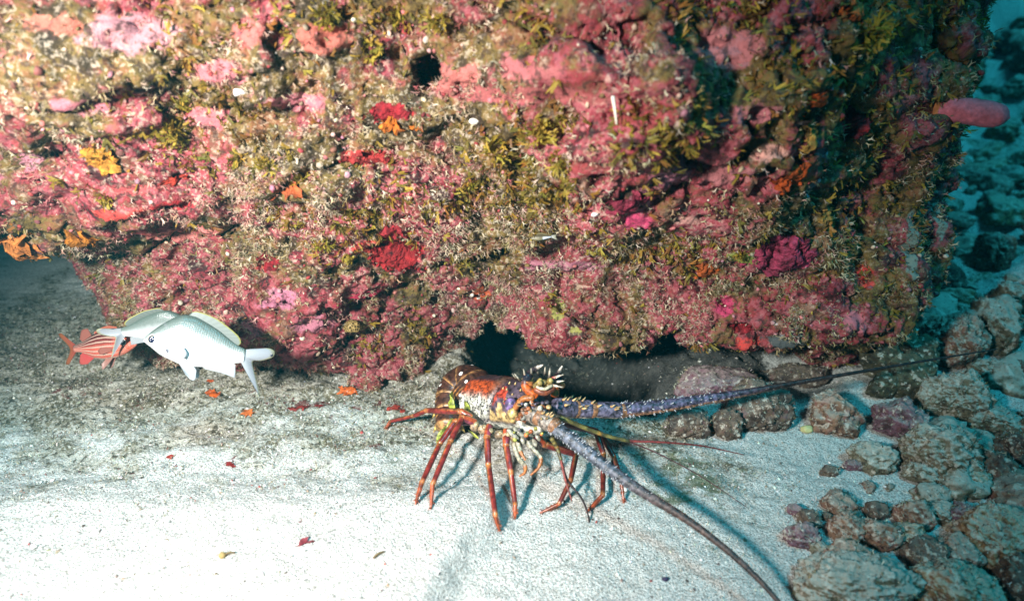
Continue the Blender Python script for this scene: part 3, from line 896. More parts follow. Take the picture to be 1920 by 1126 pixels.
def crust_mesh(surf, px, py, rx, ry, thick, col, seed, lump=0.6, edge=0.35, cuts=1):
    """a crust grown on the surface: the patch of it under an irregular outline, raised and roughened"""
    h, nr, _, _ = surf.bvh.ray_cast(CAM_POS, ray(px, py), 8.0)
    if h is None: return None
    c = np.array(h)
    near = np.flatnonzero(((surf.P - c) ** 2).sum(1) < (2.2 * max(rx, ry)) ** 2)
    nn = surf.N[near].mean(0)
    nr = Vector(nn).normalized() * .5 + (CAM_POS - h).normalized() * .5
    nr.normalize()
    X = CR - nr * CR.dot(nr); X.normalize()
    Y = nr.cross(X)
    q = surf.P[near] - c
    u, v, w = q @ np.array(X), q @ np.array(Y), q @ np.array(nr)
    s = 1.0 / max(rx, ry)
    nz = fbm(np.stack([u * s * 2.0, v * s * 2.0, np.full(len(u), seed * 1.7)], 1), 5, seed, .8)
    rad = np.sqrt((u / rx) ** 2 + (v / ry) ** 2) * (1 + edge * nz)
    ok = (rad < 1.08) & (np.abs(w) < max(rx, ry) * .9)
    sel = np.zeros(len(surf.P), bool); sel[near[ok]] = True
    rmap = np.ones(len(surf.P)); rmap[near] = rad
    T = surf.T[sel[surf.T].all(1)]
    if len(T) < 8: return None
    idx = np.unique(T)
    inv = np.full(len(surf.P), -1); inv[idx] = np.arange(len(idx))
    me = mesh_np('crust', surf.P[idx] - c, inv[T], True, {'n': surf.N[idx] * .5 + .5, 'r': rmap[idx]})
    bm = bmesh.new(); bm.from_mesh(me)
    bmesh.ops.subdivide_edges(bm, edges=bm.edges[:], cuts=cuts, use_grid_fill=True)
    inner = [v_ for v_ in bm.verts if not v_.is_boundary]
    for _ in range(5):
        bmesh.ops.smooth_vert(bm, verts=inner, factor=.5, use_axis_x=True, use_axis_y=True, use_axis_z=True)
    bm.to_mesh(me); bm.free()
    n = len(me.vertices)
    P = np.zeros(n * 3, np.float32); me.vertices.foreach_get('co', P); P = P.reshape(-1, 3).astype(float)
    nv = np.zeros(n * 4, np.float32); me.attributes['n'].data.foreach_get('color', nv); nv = nv.reshape(-1, 4)[:, :3] * 2 - 1.0
    nv /= np.linalg.norm(nv, axis=1)[:, None] + 1e-9
    rr = np.zeros(n, np.float32); me.attributes['r'].data.foreach_get('value', rr)
    W = P + c
    lum = fbm(W * 110, 3, seed + 1, .6); big = pnoise(W * 45, seed + 2)
    por = sstep(.35, .6, pnoise(W * 170, seed + 3))
    hh = thick * sstep(1.06, .82, rr) * np.maximum(.15, .75 + lump * (.7 * lum + .6 * big) - .6 * por) - .0012 * sstep(.95, 1.08, rr)
    P = P + nv * hh[:, None]
    me.vertices.foreach_set('co', P.astype(np.float32).ravel())
    cc = np.clip(np.array(col)[None] * (1 + .35 * lum + .2 * big - .55 * por)[:, None], .004, .85)
    at = me.attributes.new('tint', 'FLOAT_COLOR', 'POINT')
    at.data.foreach_set('color', np.hstack([cc, np.ones((n, 1))]).astype(np.float32).ravel())
    me.attributes.remove(me.attributes['n']); me.attributes.remove(me.attributes['r'])
    me.update()
    CRUST_ZONES.append((c, max(rx, ry), min(rx, ry)))
    return me, h

CRUST_ZONES = []

def off_crusts(P):
    """0 on a sponge or crust, 1 off it: little else grows there"""
    f = np.ones(len(P))
    for c, a, b in CRUST_ZONES:
        q = (P - c)
        d = np.sqrt((q[:, 0] / a) ** 2 + (q[:, 1] / (a + .01)) ** 2 + (q[:, 2] / (b * 1.1)) ** 2)
        f = np.minimum(f, .10 + .90 * sstep(.75, 1.1, d))
    return f

ORANGE, RORANGE, DORANGE = (.72, .17, .015), (.66, .10, .012), (.55, .10, .02)
SPONGES = [  # name, px, py, rx, ry, thickness, colour, label
    ('orange_sponge', 1480, 332, .022, .026, .006, RORANGE, 'flat flame orange sponge sheet on the right reef face'),
    ('orange_sponge', 1536, 187, .016, .009, .006, RORANGE, 'small orange sponge above the rusty knob on the right reef'),
    ('orange_sponge', 1583, 22, .024, .011, .007, (.70, .16, .03), 'orange sponge streak at the top right of the reef'),
    ('orange_sponge', 195, 292, .027, .021, .010, (.68, .30, .035), 'yellow orange sponge lump on the left ledge'),
    ('orange_sponge', 150, 440, .026, .017, .014, (.70, .24, .025), 'knobbly orange sponge at the lip of the left ledge'),
    ('orange_sponge', 38, 458, .023, .024, .014, (.66, .22, .05), 'orange sponge knob hanging at the far left ledge corner'),
    ('orange_sponge', 742, 231, .024, .008, .006, (.74, .20, .02), 'bright orange sponge strip beneath the crimson crust on the upper reef'),
    ('orange_sponge', 107, 517, .022, .011, .006, (.66, .13, .03), 'orange red sponge on the rock foot below the left ledge'),
    ('orange_sponge', 128, 552, .012, .010, .005, (.68, .13, .03), 'tiny orange sponge blob on the rock foot near the striped fish'),
    ('orange_sponge', 544, 354, .020, .009, .007, (.50, .11, .03), 'brown orange sponge knob under the olive fronds'),
    ('orange_sponge', 1515, 258, .011, .017, .008, (.50, .26, .05), 'ochre sponge knob left of the dark red crust'),
    ('orange_sponge', 1547, 408, .012, .012, .007, (.46, .24, .05), 'small ochre sponge near the purple grey strip'),
    ('orange_sponge', 1320, 500, .016, .022, .005, (.45, .09, .015), 'rusty orange sponge beside the lime algae on the lower reef'),
    ('red_sponge', 745, 478, .042, .026, .007, (.50, .025, .03), 'lumpy scarlet sponge crust in the middle of the reef'),
    ('red_sponge', 735, 432, .020, .016, .006, (.46, .03, .04), 'smaller scarlet crust just above the lumpy red sponge'),
    ('red_sponge', 1470, 475, .050, .030, .010, (.46, .05, .11), 'broad magenta encrusting sponge on the lower right reef'),
    ('red_sponge', 1180, 388, .030, .022, .008, (.44, .045, .09), 'crimson crust below the mauve patch on the right centre reef'),
    ('red_sponge', 1590, 232, .026, .018, .007, (.33, .015, .02), 'dark red sponge fold on the shaded right shoulder'),
    ('red_sponge', 502, 490, .018, .015, .004, (.38, .015, .025), 'deep red crust patch on the rock left of the reef centre'),
    ('red_sponge', 685, 292, .030, .011, .005, (.55, .05, .045), 'long scarlet crust strip left of the mid reef growth'),
    ('red_sponge', 735, 208, .026, .011, .005, (.45, .02, .03), 'crimson crust directly above the bright orange strip'),
    ('red_sponge', 330, 335, .018, .007, .005, (.66, .06, .03), 'small vermilion crust on the edge of the left ledge'),
    ('red_sponge', 1385, 608, .026, .014, .006, (.40, .02, .03), 'dark scarlet crust on the underside of the right reef')]

def build_sponges():
    m = mat_tint('sponge', 0.65, 0.0, (170, 1.0, 0.006), 0.85, 75)
    for i, (nm, px, py, rx, ry, th, col, lab) in enumerate(SPONGES):
        r = crust_mesh(REEF_SURF, px, py, rx * 1.1, ry * 1.15, th * (1.0 if nm[0] == 'r' else 1.2), tuple(c * (.55 if nm[0] == 'r' else .68) for c in col), 40 + i, 0.7, 0.45)
        if r is None:
            print('no crust', px, py); continue
        me, h = r
        me.name = nm
        o = link(nm, me, m)
        o.location = h
        tag(o, lab, 'sponge', 'orange sponges on the reef' if nm[0] == 'o' else 'red crusts on the reef')
# ------------------------------------------------------------------ loose rocks
def mat_rubble(name, stops, dust, dust_amt):
    m = NT(name)
    v = m.coord()
    n = m.noise(v, 34, 9, 0.74, 0.5)
    c = m.ramp(n, stops)
    c = m.mix(m.ramp(m.noise(v, 110, 3, 0.6), [(0.34, 0.8), (0.43, 0.0)]), c, (0.04, 0.025, 0.02))
    c = m.mix(m.ramp(m.noise(v, 90, 3, 0.6), [(0.56, 0.0), (0.64, 0.7)]), c, (0.55, 0.5, 0.42))
    g = m.n('NewGeometry')
    sx = m.n('SeparateXYZ')
    m.t.links.new(g.outputs['Normal'], sx.inputs[0])
    f = m.math('ADD', sx.outputs[2], m.math('MULTIPLY', m.math('SUBTRACT', m.noise(v, 30, 5, 0.7), 0.5), 1.6))
    c = m.mix(m.math('MULTIPLY', m.ramp(f, [(0.35, 0.0), (0.80, 1.0)]), dust_amt), c, dust)
    m.base(c)
    m.bump(m.math('ADD', m.noise(v, 70, 6, 0.7), m.math('MULTIPLY', m.noise(v, 240, 3, 0.6), .5)), 0.9, 0.006)
    m.b.inputs['Roughness'].default_value = 0.85
    return m.m

RUB = dict(
    brown=mat_rubble('rubble_brown', [(.32, (.035, .02, .015)), (.42, (.12, .06, .04)), (.5, (.24, .14, .085)), (.58, (.20, .08, .07)), (.68, (.38, .27, .16))], (.52, .48, .41), .35),
    tan=mat_rubble('rubble_tan', [(.32, (.03, .015, .01)), (.42, (.12, .07, .035)), (.5, (.28, .19, .095)), (.58, (.17, .08, .04)), (.68, (.50, .42, .29))], (.55, .51, .43), .45),
    pale=mat_rubble('rubble_pale', [(.30, (.02, .018, .012)), (.42, (.075, .065, .035)), (.5, (.17, .15, .10)), (.58, (.14, .10, .06)), (.7, (.44, .40, .32))], (.50, .48, .42), .55),
    dark=mat_rubble('rubble_dark', [(.32, (.02, .015, .014)), (.44, (.07, .05, .04)), (.54, (.13, .09, .06)), (.64, (.12, .05, .06)), (.72, (.30, .25, .18))], (.4, .37, .31), .12),  # dark stones; on rocks under the overhang it also stands in for shade
    purple=mat_rubble('rubble_purple', [(.32, (.02, .014, .014)), (.42, (.085, .04, .045)), (.5, (.17, .085, .11)), (.58, (.12, .04, .05)), (.7, (.34, .27, .20))], (.5, .46, .4), .25))

def rock_mesh(seed, sx, sy, sz, sub=4, lump=0.28, name='rock'):
    bm = bmesh.new()
    bmesh.ops.create_icosphere(bm, subdivisions=sub, radius=1.0)
    P = np.array([v.co for v in bm.verts])
    F = np.array([[v.index for v in f.verts] for f in bm.faces])
    bm.free()
    o = seed * 3.17
    d = 1 + lump * fbm(P * 1.3 + o, 3, seed) + 0.12 * ridged(P * 2.6 + o, 2, seed + 3)
    # a few flats, as broken rock has
    rng = np.random.default_rng(seed)
    Q = P * d[:, None]
    for _ in range(5):
        n = rng.normal(size=3); n /= np.linalg.norm(n)
        k = Q @ n
        lim = rng.uniform(0.62, 0.9)
        Q = Q - n * (np.maximum(k - lim, 0) * 0.75)[:, None]
    Q = Q * np.array([sx, sy, sz])
    s = (sx + sy + sz) / 3
    N = P
    Q = Q + N * (s * 0.07 * fbm(P * 4 + o, 3, seed + 5, .5) - s * 0.10 * sstep(.3, .6, pnoise(P * 3.3 + o, seed + 9)) + min(s, .05) * 0.05 * fbm(P * 15 + o, 3, seed + 7, .6))[:, None]
    return mesh_np(name, Q, F, True)

#    px    py    w    h   kind    sub label
ROCKS = [
 (1610, 1105, 270, 105, 'pale', 6, 'long pale streaky boulder at the bottom edge right of the long antenna'),
 (1795, 1105, 210, 120, 'tan', 6, 'cream and brown boulder at the bottom between the pale streaky one and the corner'),
 (1912, 1090, 70, 100, 'dark', 5, 'dark rock in the bottom right corner'),
 (1875, 1005, 150, 140, 'tan', 6, 'big striped golden brown rock at the right edge above the corner'),
 (1800, 1038, 90, 80, 'brown', 5, 'pinkish brown rock wedged left of the big striped rock'),
 (1742, 1040, 92, 80, 'dark', 5, 'angular dark brown rock left of the pinkish wedge'),
 (1815, 968, 60, 56, 'purple', 5, 'purple brown round stone alone on sand above the striped rock'),
 (1716, 964, 68, 66, 'brown', 5, 'round dark brown stone standing on the pale sand'),
 (1766, 962, 70, 46, 'pale', 5, 'sand dusted pale lump touching the round dark stone'),
 (1650, 1000, 96, 70, 'brown', 5, 'lumpy rose brown stone at the centre of the rubble patch'),
 (1592, 990, 66, 66, 'brown', 5, 'rusty stone at the left end of the rubble patch'),
 (1590, 1046, 96, 66, 'brown', 5, 'mottled red brown stone just above the pale streaky boulder'),
 (1645, 958, 54, 40, 'dark', 4, 'small dark stone on the far side of the rubble patch'),
 (1700, 1000, 76, 60, 'tan', 5, 'tan grey stone between rose brown stone and round dark stone'),
 (1540, 1030, 40, 30, 'pale', 4, 'small pale stone half sunk in sand left of the rubble patch'),
 (1508, 1004, 74, 52, 'purple', 5, 'largest stone of the four stone cluster on open sand'),
 (1522, 974, 52, 44, 'dark', 4, 'dark middle stone of the four stone cluster on open sand'),
 (1492, 956, 28, 28, 'purple', 4, 'tiny round pink stone atop the four stone cluster'),
 (1551, 968, 24, 18, 'dark', 4, 'smallest stone right of the four stone cluster'),
 (1640, 858, 100, 66, 'pale', 5, 'smooth greenish pale boulder at the far rim of the sand tongue'),
 (1606, 872, 50, 26, 'purple', 4, 'flat purple brown stone tucked under the smooth pale boulder'),
 (1556, 882, 44, 24, 'dark', 4, 'low dark stone left of the flat purple one on the sand rim'),
 (1566, 775, 110, 90, 'brown', 5, 'grey brown rock with a yellow pebble beside the sand pool'),
 (1425, 762, 130, 110, 'dark', 5, 'grey dark rock under the right overhang left of the sand pool'),
 (1345, 722, 175, 80, 'purple', 5, 'mauve crusted rock just above the violet antenna'),
 (1290, 790, 100, 70, 'dark', 5, 'shadowed dark rock below the violet antenna'),
 (1365, 795, 60, 66, 'dark', 5, 'small rock with a lime edge beside the orange sponge under the antenna'),
 (1500, 705, 120, 40, 'dark', 5, 'flat dark rock deep in the right crevice'),
 (1690, 788, 96, 86, 'purple', 5, 'purple speckled rock at the right side of the sand pool'),
 (1775, 850, 180, 120, 'pale', 6, 'large grey green boulder right of the sand pool'),
 (1735, 885, 90, 56, 'pale', 5, 'low pale stone before the large grey green boulder'),
 (1820, 900, 74, 60, 'tan', 5, 'tan stone with a red speck right of the low pale stone'),
 (1865, 880, 80, 80, 'dark', 5, 'grey lump at the right rubble slope above the round purple stone'),
 (1905, 840, 70, 90, 'dark', 5, 'dark rock at the right edge halfway up the slope'),
 (1800, 742, 150, 106, 'pale', 6, 'bright sandy boulder behind the dark lobed coral'),
 (1870, 790, 110, 70, 'pale', 5, 'pale flat boulder right of the bright sandy boulder'),
 (1795, 640, 120, 130, 'brown', 6, 'tall brown boulder standing by the right foot of the reef'),
 (1865, 610, 100, 130, 'pale', 5, 'blurred tall pale rock beyond the tall brown boulder'),
 (1868, 470, 64, 90, 'brown', 5, 'dim upright rock high on the bluish slope'),
 (1780, 520, 60, 70, 'dark', 5, 'dark rock against the reef side above the tall brown boulder'),
 (1850, 690, 60, 46, 'pale', 5, 'small pale rock near the far antenna tip'),
 (1905, 700, 60, 60, 'dark', 5, 'dark rock at the right edge near the far antenna tip'),
 (1900, 560, 70, 80, 'pale', 5, 'hazy pale boulder at the right edge below the dim upright rock'),
]

def build_rocks():
    for i, (px, py, w, h, kind, sub, lab) in enumerate(ROCKS):
        g = on_ground(px, py + 0.36 * h)
        depth = (g - CAM_POS).dot(CF)
        s = depth / FPX
        rx = w * s / 2 * (.92 if px < 1600 or h < 80 else .84)
        rz = h * s / 2 * .98
        ry = max(0.55 * rx, rz * 0.9)
        me = rock_mesh(500 + i, rx, ry, rz, sub, 0.22, 'rock')
        o = link('rock', me, RUB[kind])
        o.location = (g.x, g.y + ry * 0.5, g.z + rz * 0.45)
        o.rotation_euler = (0, 0, 0)
        tag(o, lab, 'rock', 'rocks on the sand at the right' if px > 1480 else 'rocks under the overhang')

def build_rubble():
    rng = np.random.default_rng(29)
    base = [rock_mesh(700 + k, .04, .04 * rng.uniform(.7, 1.1), .04 * rng.uniform(.55, .9), 4, .38, 'rubble_stone') for k in range(9)]
    kinds = ['pale', 'pale', 'pale', 'tan', 'pale', 'brown', 'brown', 'pale', 'pale']
    for me, k in zip(base, kinds): me.materials.append(RUB[k])
    k = 0
    while k < 296:
        y = rng.uniform(0.60, 3.2); x = rng.uniform(0.36, 2.6)
        if x < np.interp(y, [.6, .74, .82, .95, 1.1, 1.4], [.40, .44, .60, .74, .76, .84]): continue
        z = ground_z(x, y)
        px, py, zc = seen_px(np.array([[x, y, z]]))
        if px[0] > 1990 or py[0] > 1150 or px[0] < 1500: continue
        if y > 1.9 and rng.random() < 0.45: continue
        r = 0.010 + 0.060 * rng.random() ** 2.8 + 0.012 * (y - .9)
        b = int(rng.integers(9))
        o = bpy.data.objects.new('rubble_stone', base[b])
        COL.objects.link(o)
        o.location = (x, y, z + r * .08)
        o.scale = (r / .04, r / .04, r / .04)
        o.rotation_euler = (rng.uniform(-.4, .4), rng.uniform(-.4, .4), rng.uniform(0, 6.28))
        near = 'nearest' if y < .85 else 'lower' if y < 1.35 else ('middle' if y < 2.1 else 'far')
        kn = {'pale': 'sandy pale', 'brown': 'brown', 'dark': 'dark', 'tan': 'tan', 'purple': 'purple'}[kinds[b]]
        sz = 'tiny' if r < .018 else ('small' if r < .028 else ('middling' if r < .045 else 'large'))
        tag(o, '%s %s rubble stone strewn on the %s part of the right slope' % (sz, kn, near), 'stone', '%s %s rubble on the %s right slope' % (sz, kn, near))
        k += 1

def build_rock_turf():
    """short growth and silt on the loose rocks"""
    rng = np.random.default_rng(37)
    obs = [o for o in COL.objects if o.name.startswith(('rock', 'rubble_stone'))]
    pos, nor = [], []
    for o in obs:
        n = len(o.data.vertices)
        P = np.zeros(n * 3, np.float32); o.data.vertices.foreach_get('co', P)
        N = np.zeros(n * 3, np.float32); o.data.vertices.foreach_get('normal', N)
        P, N = P.reshape(-1, 3), N.reshape(-1, 3)
        R = np.array(o.rotation_euler.to_matrix()); S = np.array(o.scale)
        W = (P * S) @ R.T + np.array(o.location); M = N @ R.T
        size = np.ptp(W, axis=0)
        area = size[0] * size[1] + size[0] * size[2] + size[1] * size[2]
        k = min(n, int(area * 42000) + 6)
        i = rng.choice(n, k, replace=False)
        i = i[M[i, 2] > -.2]
        pos.append(W[i]); nor.append(M[i])
    pos, nor = np.vstack(pos), np.vstack(nor)
    cl = fbm(pos * 30, 2, 241)
    k = rng.random(len(pos)) < .25 + .75 * sstep(-.2, .4, cl)
    pos, nor = pos[k], nor[k]
    n = len(pos)
    R = frames(nor + .6 * rng.normal(size=(n, 3)), rng)
    sc = .003 + .006 * rng.random(n) ** 2
    col = pick(rng, n, [(.50, .47, .38), (.32, .28, .18), (.18, .14, .06), (.16, .07, .055), (.07, .05, .03)], [.3, .25, .2, .12, .13], .2)
    me = scatter_mesh('rock_turf', TURF_V, TURF_F, pos - nor * .0008, R, sc, col)
    o = link('rock_turf', me, mat_tint('rock_turf', .8, .2))
    tag(o, 'short silty turf growing on the loose rocks at the right', kind='stuff')
# ------------------------------------------------------------------ spiny lobster
def spline(pts, n):
    """Catmull-Rom through rows (any width)"""
    P = np.asarray(pts, float)
    if len(P) == 2:
        t = np.linspace(0, 1, n)[:, None]
        return P[0] * (1 - t) + P[1] * t
    Q = np.vstack([2 * P[0] - P[1], P, 2 * P[-1] - P[-2]])
    out = []
    T = np.linspace(0, len(P) - 1 - 1e-9, n)
    for t in T:
        i = int(t); f = t - i
        a, b, c, d = Q[i], Q[i + 1], Q[i + 2], Q[i + 3]
        out.append(0.5 * ((2 * b) + (-a + c) * f + (2 * a - 5 * b + 4 * c - d) * f * f + (-a + 3 * b - 3 * c + d) * f ** 3))
    return np.array(out)

def tube(C, r, ns=12, up=(0, 0, 1), flat=1.0):
    """closed tube along centres C (n,3) with radii r; angle 0 points to `up`. Returns V, F, t, ang"""
    C = np.asarray(C, float); n = len(C)
    r = np.broadcast_to(np.asarray(r, float), (n,))
    D = np.gradient(C, axis=0)
    D /= np.linalg.norm(D, axis=1)[:, None] + 1e-12
    up = np.asarray(up, float)
    U = up - D * (D @ up)[:, None]
    U /= np.linalg.norm(U, axis=1)[:, None] + 1e-9
    W = np.cross(D, U)
    a = np.linspace(0, 2 * math.pi, ns, endpoint=False)
    V = C[:, None] + r[:, None, None] * (U[:, None] * np.cos(a)[None, :, None] * flat + W[:, None] * np.sin(a)[None, :, None])
    V = V.reshape(-1, 3)
    F = grid_faces(ns, n, True)
    V = np.vstack([V, C[0] - D[0] * r[0] * 0.4, C[-1] + D[-1] * r[-1] * 0.6])
    i = np.arange(ns); j = (i + 1) % ns
    cap = np.vstack([np.stack([j, i, np.full(ns, n * ns)], 1), np.stack([(n - 1) * ns + i, (n - 1) * ns + j, np.full(ns, n * ns + 1)], 1)])
    t = np.concatenate([np.repeat(np.linspace(0, 1, n), ns), [0, 1]])
    ang = np.concatenate([np.tile(a, n), [0, 0]])
    return V, [F, cap], t, ang

class Soup:
    """collects pieces with vertex colours and builds one mesh"""
    def __init__(self):
        self.V, self.Q, self.T, self.C, self.k = [], [], [], [], 0
    def add(self, V, Fs, col):
        V = np.asarray(V, float)
        if not isinstance(Fs, list): Fs = [Fs]
        for f in Fs:
            f = np.asarray(f)
            (self.Q if f.shape[1] == 4 else self.T).append(f + self.k)
        col = np.asarray(col, float)
        if col.ndim == 1: col = np.repeat(col[None], len(V), 0)
        self.V.append(V); self.C.append(col); self.k += len(V)
    def tube(self, C, r, col, ns=10, up=(0, 0, 1), flat=1.0):
        V, F, t, a = tube(C, r, ns, up, flat)
        self.add(V, F, col(t, a) if callable(col) else col)
    def cone(self, p, d, r, h, col, tip=None, ns=6):
        d = np.asarray(d, float); d = d / np.linalg.norm(d)
        p = np.asarray(p, float)
        C = np.array([p - d * h * .1, p + d * h * .45, p + d * h])
        V, F, t, a = tube(C, [r, r * .62, r * .08], ns, (0.3, 0.2, 1))
        c = np.where((t > 0.4)[:, None], np.asarray(tip if tip is not None else col), np.asarray(col))
        self.add(V, F, c)
    def ball(self, p, r, col, sub=2, scale=(1, 1, 1), R=None):
        bm = bmesh.new(); bmesh.ops.create_icosphere(bm, subdivisions=sub, radius=1)
        V = np.array([v.co for v in bm.verts]) * r * np.array(scale)
        F = np.array([[v.index for v in f.verts] for f in bm.faces]); bm.free()
        if R is not None: V = V @ np.asarray(R).T
        self.add(V + np.asarray(p), F, col)
    def build(self, name, mat, parent=None, origin=(0, 0, 0), smooth=True):
        V = np.vstack(self.V) - np.asarray(origin, float)
        fs = []
        if self.Q: fs.append(np.vstack(self.Q))
        if self.T: fs.append(np.vstack(self.T))
        me = mesh_np(name, V, fs, smooth, {'tint': np.clip(np.vstack(self.C), .003, .9)})
        return link(name, me, mat, parent)

def A(px, py, y):
    return np.array(at_y(px, py, y))

def mat_shell(name, rough=0.38, amt=0.5, scale=300, bumpd=0.0012):
    m = NT(name)
    v = m.coord()
    c = m.mix(amt, m.attr('tint'), m.ramp(m.noise(v, scale * .6, 4, 0.65), [(0.38, 0.08), (0.5, 0.8), (0.62, 1.6)]), 'MULTIPLY')
    m.base(c)
    m.b.inputs['Roughness'].default_value = rough
    m.b.inputs['Specular IOR Level'].default_value = 0.5
    m.bump(m.noise(v, scale * 1.3, 3, 0.6), 0.5, bumpd)
    return m.m

def mat_dotted(name, dot_scale, dark, thr=(0.26, 0.36)):
    """vertex colour with rows of dark dots where the attribute says so"""
    m = NT(name)
    v = m.coord()
    d = m.voro(v, dot_scale, 'F1', 'Distance', 0.55)
    dots = m.math('MULTIPLY', m.ramp(d, [(thr[0], 1.0), (thr[1], 0.0)]), m.attr('dots', 'Fac'))
    c = m.mix(0.9, m.attr('tint'), m.ramp(m.noise(v, 130, 4, 0.7), [(0.38, 0.06), (0.48, 0.8), (0.62, 1.4)]), 'MULTIPLY')
    c = m.mix(dots, c, dark)
    m.base(c)
    m.b.inputs['Roughness'].default_value = 0.4
    m.b.inputs['Specular IOR Level'].default_value = 0.5
    m.bump(m.math('ADD', m.noise(v, 420, 3, 0.6), m.math('MULTIPLY', d, -0.6)), 0.5, 0.0015)
    return m.m

def build_lobster():
    base = on_ground(930, 880)
    root = empty('spiny_lobster', base)
    tag(root, 'spiny lobster with striped legs and long violet antennae walking out from under the reef', 'lobster')
    O = np.array(base)
    SH = mat_shell('lobster_shell', .4, .8, 230)
    SP = mat_shell('lobster_spines', 0.45, 0.7, 260)
    LEGM = mat_shell('lobster_leg', 0.32, 0.6, 180, 0.0008)
    CAR = mat_dotted('lobster_carapace', 190, (0.012, 0.010, 0.014), (.30, .42))
    BLK = mat_shell('lobster_eye', 0.08, 0.0, 100)
    rng = np.random.default_rng(77)

    # ---- carapace: rear at the left and farther off, head to the right and nearer
    c0, c1 = A(890, 750, .945), A(1018, 768, .835)
    ax = c1 - c0; L = np.linalg.norm(ax); ax /= L
    up = np.array([0.05, 0.10, 1.0]); up -= ax * (up @ ax); up /= np.linalg.norm(up)
    side = np.cross(ax, up)          # towards the camera side
    if side[1] > 0: side = -side
    nu, nv = 64, 60
    U, AN = np.linspace(0, 1, nv), np.linspace(-math.pi, math.pi, nu, endpoint=False)
    uu, aa = np.meshgrid(U, AN, indexing='ij')
    uu, aa = uu.ravel(), aa.ravel()      # a = 0 top, + towards camera side
    prof = np.interp(uu, [0, .04, .2, .45, .60, .66, .75, .9, 1.0], [.040, .045, .049, .050, .048, .0455, .048, .042, .028])
    groove = np.exp(-((uu - (0.60 - 0.10 * np.abs(aa / 1.6) ** 1.5)) / 0.018) ** 2) * (np.abs(aa) < 2.0)
    r = prof - 0.0055 * groove
    ca, sa = np.cos(aa), np.sin(aa)
    q = np.where(ca < 0, 0.80, 1.0)
    P = c0 + ax * (uu * L)[:, None] + up * (r * ca * q)[:, None] + side * (r * sa * 0.94)[:, None]
    P += (up * ca[:, None] + side * sa[:, None]) * (0.0014 * fbm(P * 90, 3, 7))[:, None]
    absA = np.abs(aa)
    white = np.array([.48, .46, .39]); orange = np.array([.38, .060, .014]); dark = np.array([.05, .025, .03])
    violet = np.array([.075, .050, .068]); cream = np.array([.46, .31, .13]); red = np.array([.42, .05, .025])
    n1 = fbm(P * 60, 3, 9)[:, None]
    top = sstep(1.15, 0.75, absA + 0.12 * n1[:, 0])[:, None]
    col = white * (1 - top) + orange * top
    spine_line = sstep(0.40, 0.22, absA)[:, None]
    col = col * (1 - spine_line) + dark * spine_line
    mid = (sstep(.44, .52, uu + .03 * n1[:, 0]) * sstep(1.5, 1.0, absA))[:, None]
    col = col * (1 - mid * .7) + np.array([.12, .06, .035]) * mid * .7
    fr = sstep(.60, .63, uu + 0.10 * np.abs(aa / 1.6) ** 1.5)[:, None]
    aw = absA[:, None] + .22 * n1 + .15 * np.sin(uu * 40)[:, None]
    fcol = np.where(aw < .55, violet * .7, np.where((aw < .95) & (uu[:, None] < .74), red, np.where((aw < 1.35) | (uu[:, None] > .82), violet, cream)))
    fcol = fcol * (1 + .5 * n1)
    fcol = np.where((absA[:, None] > 1.9), white, fcol)
    col = col * (1 - fr) + fcol * fr
    edge = (sstep(.035, .015, uu))[:, None]
    col = col * (1 - edge) + white * .9 * edge
    low = sstep(1.75, 1.95, absA)[:, None] * sstep(2.15, 1.95, absA)[:, None]
    col = col * (1 - .8 * low) + dark * .8 * low
    g = (groove * .85)[:, None]
    col = col * (1 - g) + dark * g
    dots = sstep(.7, 1.1, absA) * (1 - fr[:, 0]) * 0.95 + 0.5 * top[:, 0] * (1 - fr[:, 0])
    F = grid_faces(nu, nv, True)
    k0, k1 = len(P), len(P) + 1
    i = np.arange(nu); j = (i + 1) % nu
    cap = np.vstack([np.stack([j, i, np.full(nu, k0)], 1), np.stack([(nv - 1) * nu + i, (nv - 1) * nu + j, np.full(nu, k1)], 1)])
    P = np.vstack([P, c0, c1 + ax * .006])
    me = mesh_np('carapace', P - O, [F, cap], True, {'tint': np.clip(np.vstack([col, dark, violet]), .003, .85), 'dots': np.append(dots, [0, 0])})
    car = link('carapace', me, CAR, root)

    def on_car(u, a, lift=0.0):
        rr = np.interp(u, [0, .04, .2, .45, .60, .66, .75, .9, 1.0], [.040, .045, .049, .050, .048, .0455, .048, .042, .028]) + lift
        d = up * math.cos(a) + side * math.sin(a) * .94
        return c0 + ax * (u * L) + d * rr, d
    s = Soup()
    for u, a in ((.04, 1.0), (.10, 1.35), (.52, 1.12), (.30, .45), (.22, 1.0)):
        p, d = on_car(u, a, -.0006)
        R = np.array(Vector(d).to_track_quat('Z', 'Y').to_matrix())
        if u < .2 or u == .52:
            s.ball(p, .0042, (.80, .78, .74), 2, (1, 1, .3), R)
    s.build('white_spot', SP, car, O)
    s = Soup()
    for u, a in ((.66, .25), (.70, .6), (.76, .3), (.80, .75), (.72, 1.05), (.86, .5), (.64, .55), (.88, 1.05), (.82, 1.25), (.68, -.4), (.78, -.5), (.90, .15), (.75, .95), (.93, .8)):
        p, d = on_car(u, a, -.001)
        s.cone(p, d * .8 + ax * .7, .0024, .008, (.42, .16, .04), (.52, .36, .16))
    s.build('carapace_spines', SP, car, O)

    # ---- abdomen: overlapping bands curling down at the rear
    cen = spline([A(893, 747, .945), A(880, 727, .968), A(866, 727, .972), A(853, 741, .962), A(845, 768, .935), A(841, 802, .898)], 61)
    rad = np.interp(np.linspace(0, 1, 61), [0, .2, .4, .6, .8, 1], [.0435, .042, .039, .035, .029, .022])
    bounds = [0, 11, 21, 31, 41, 51, 60]
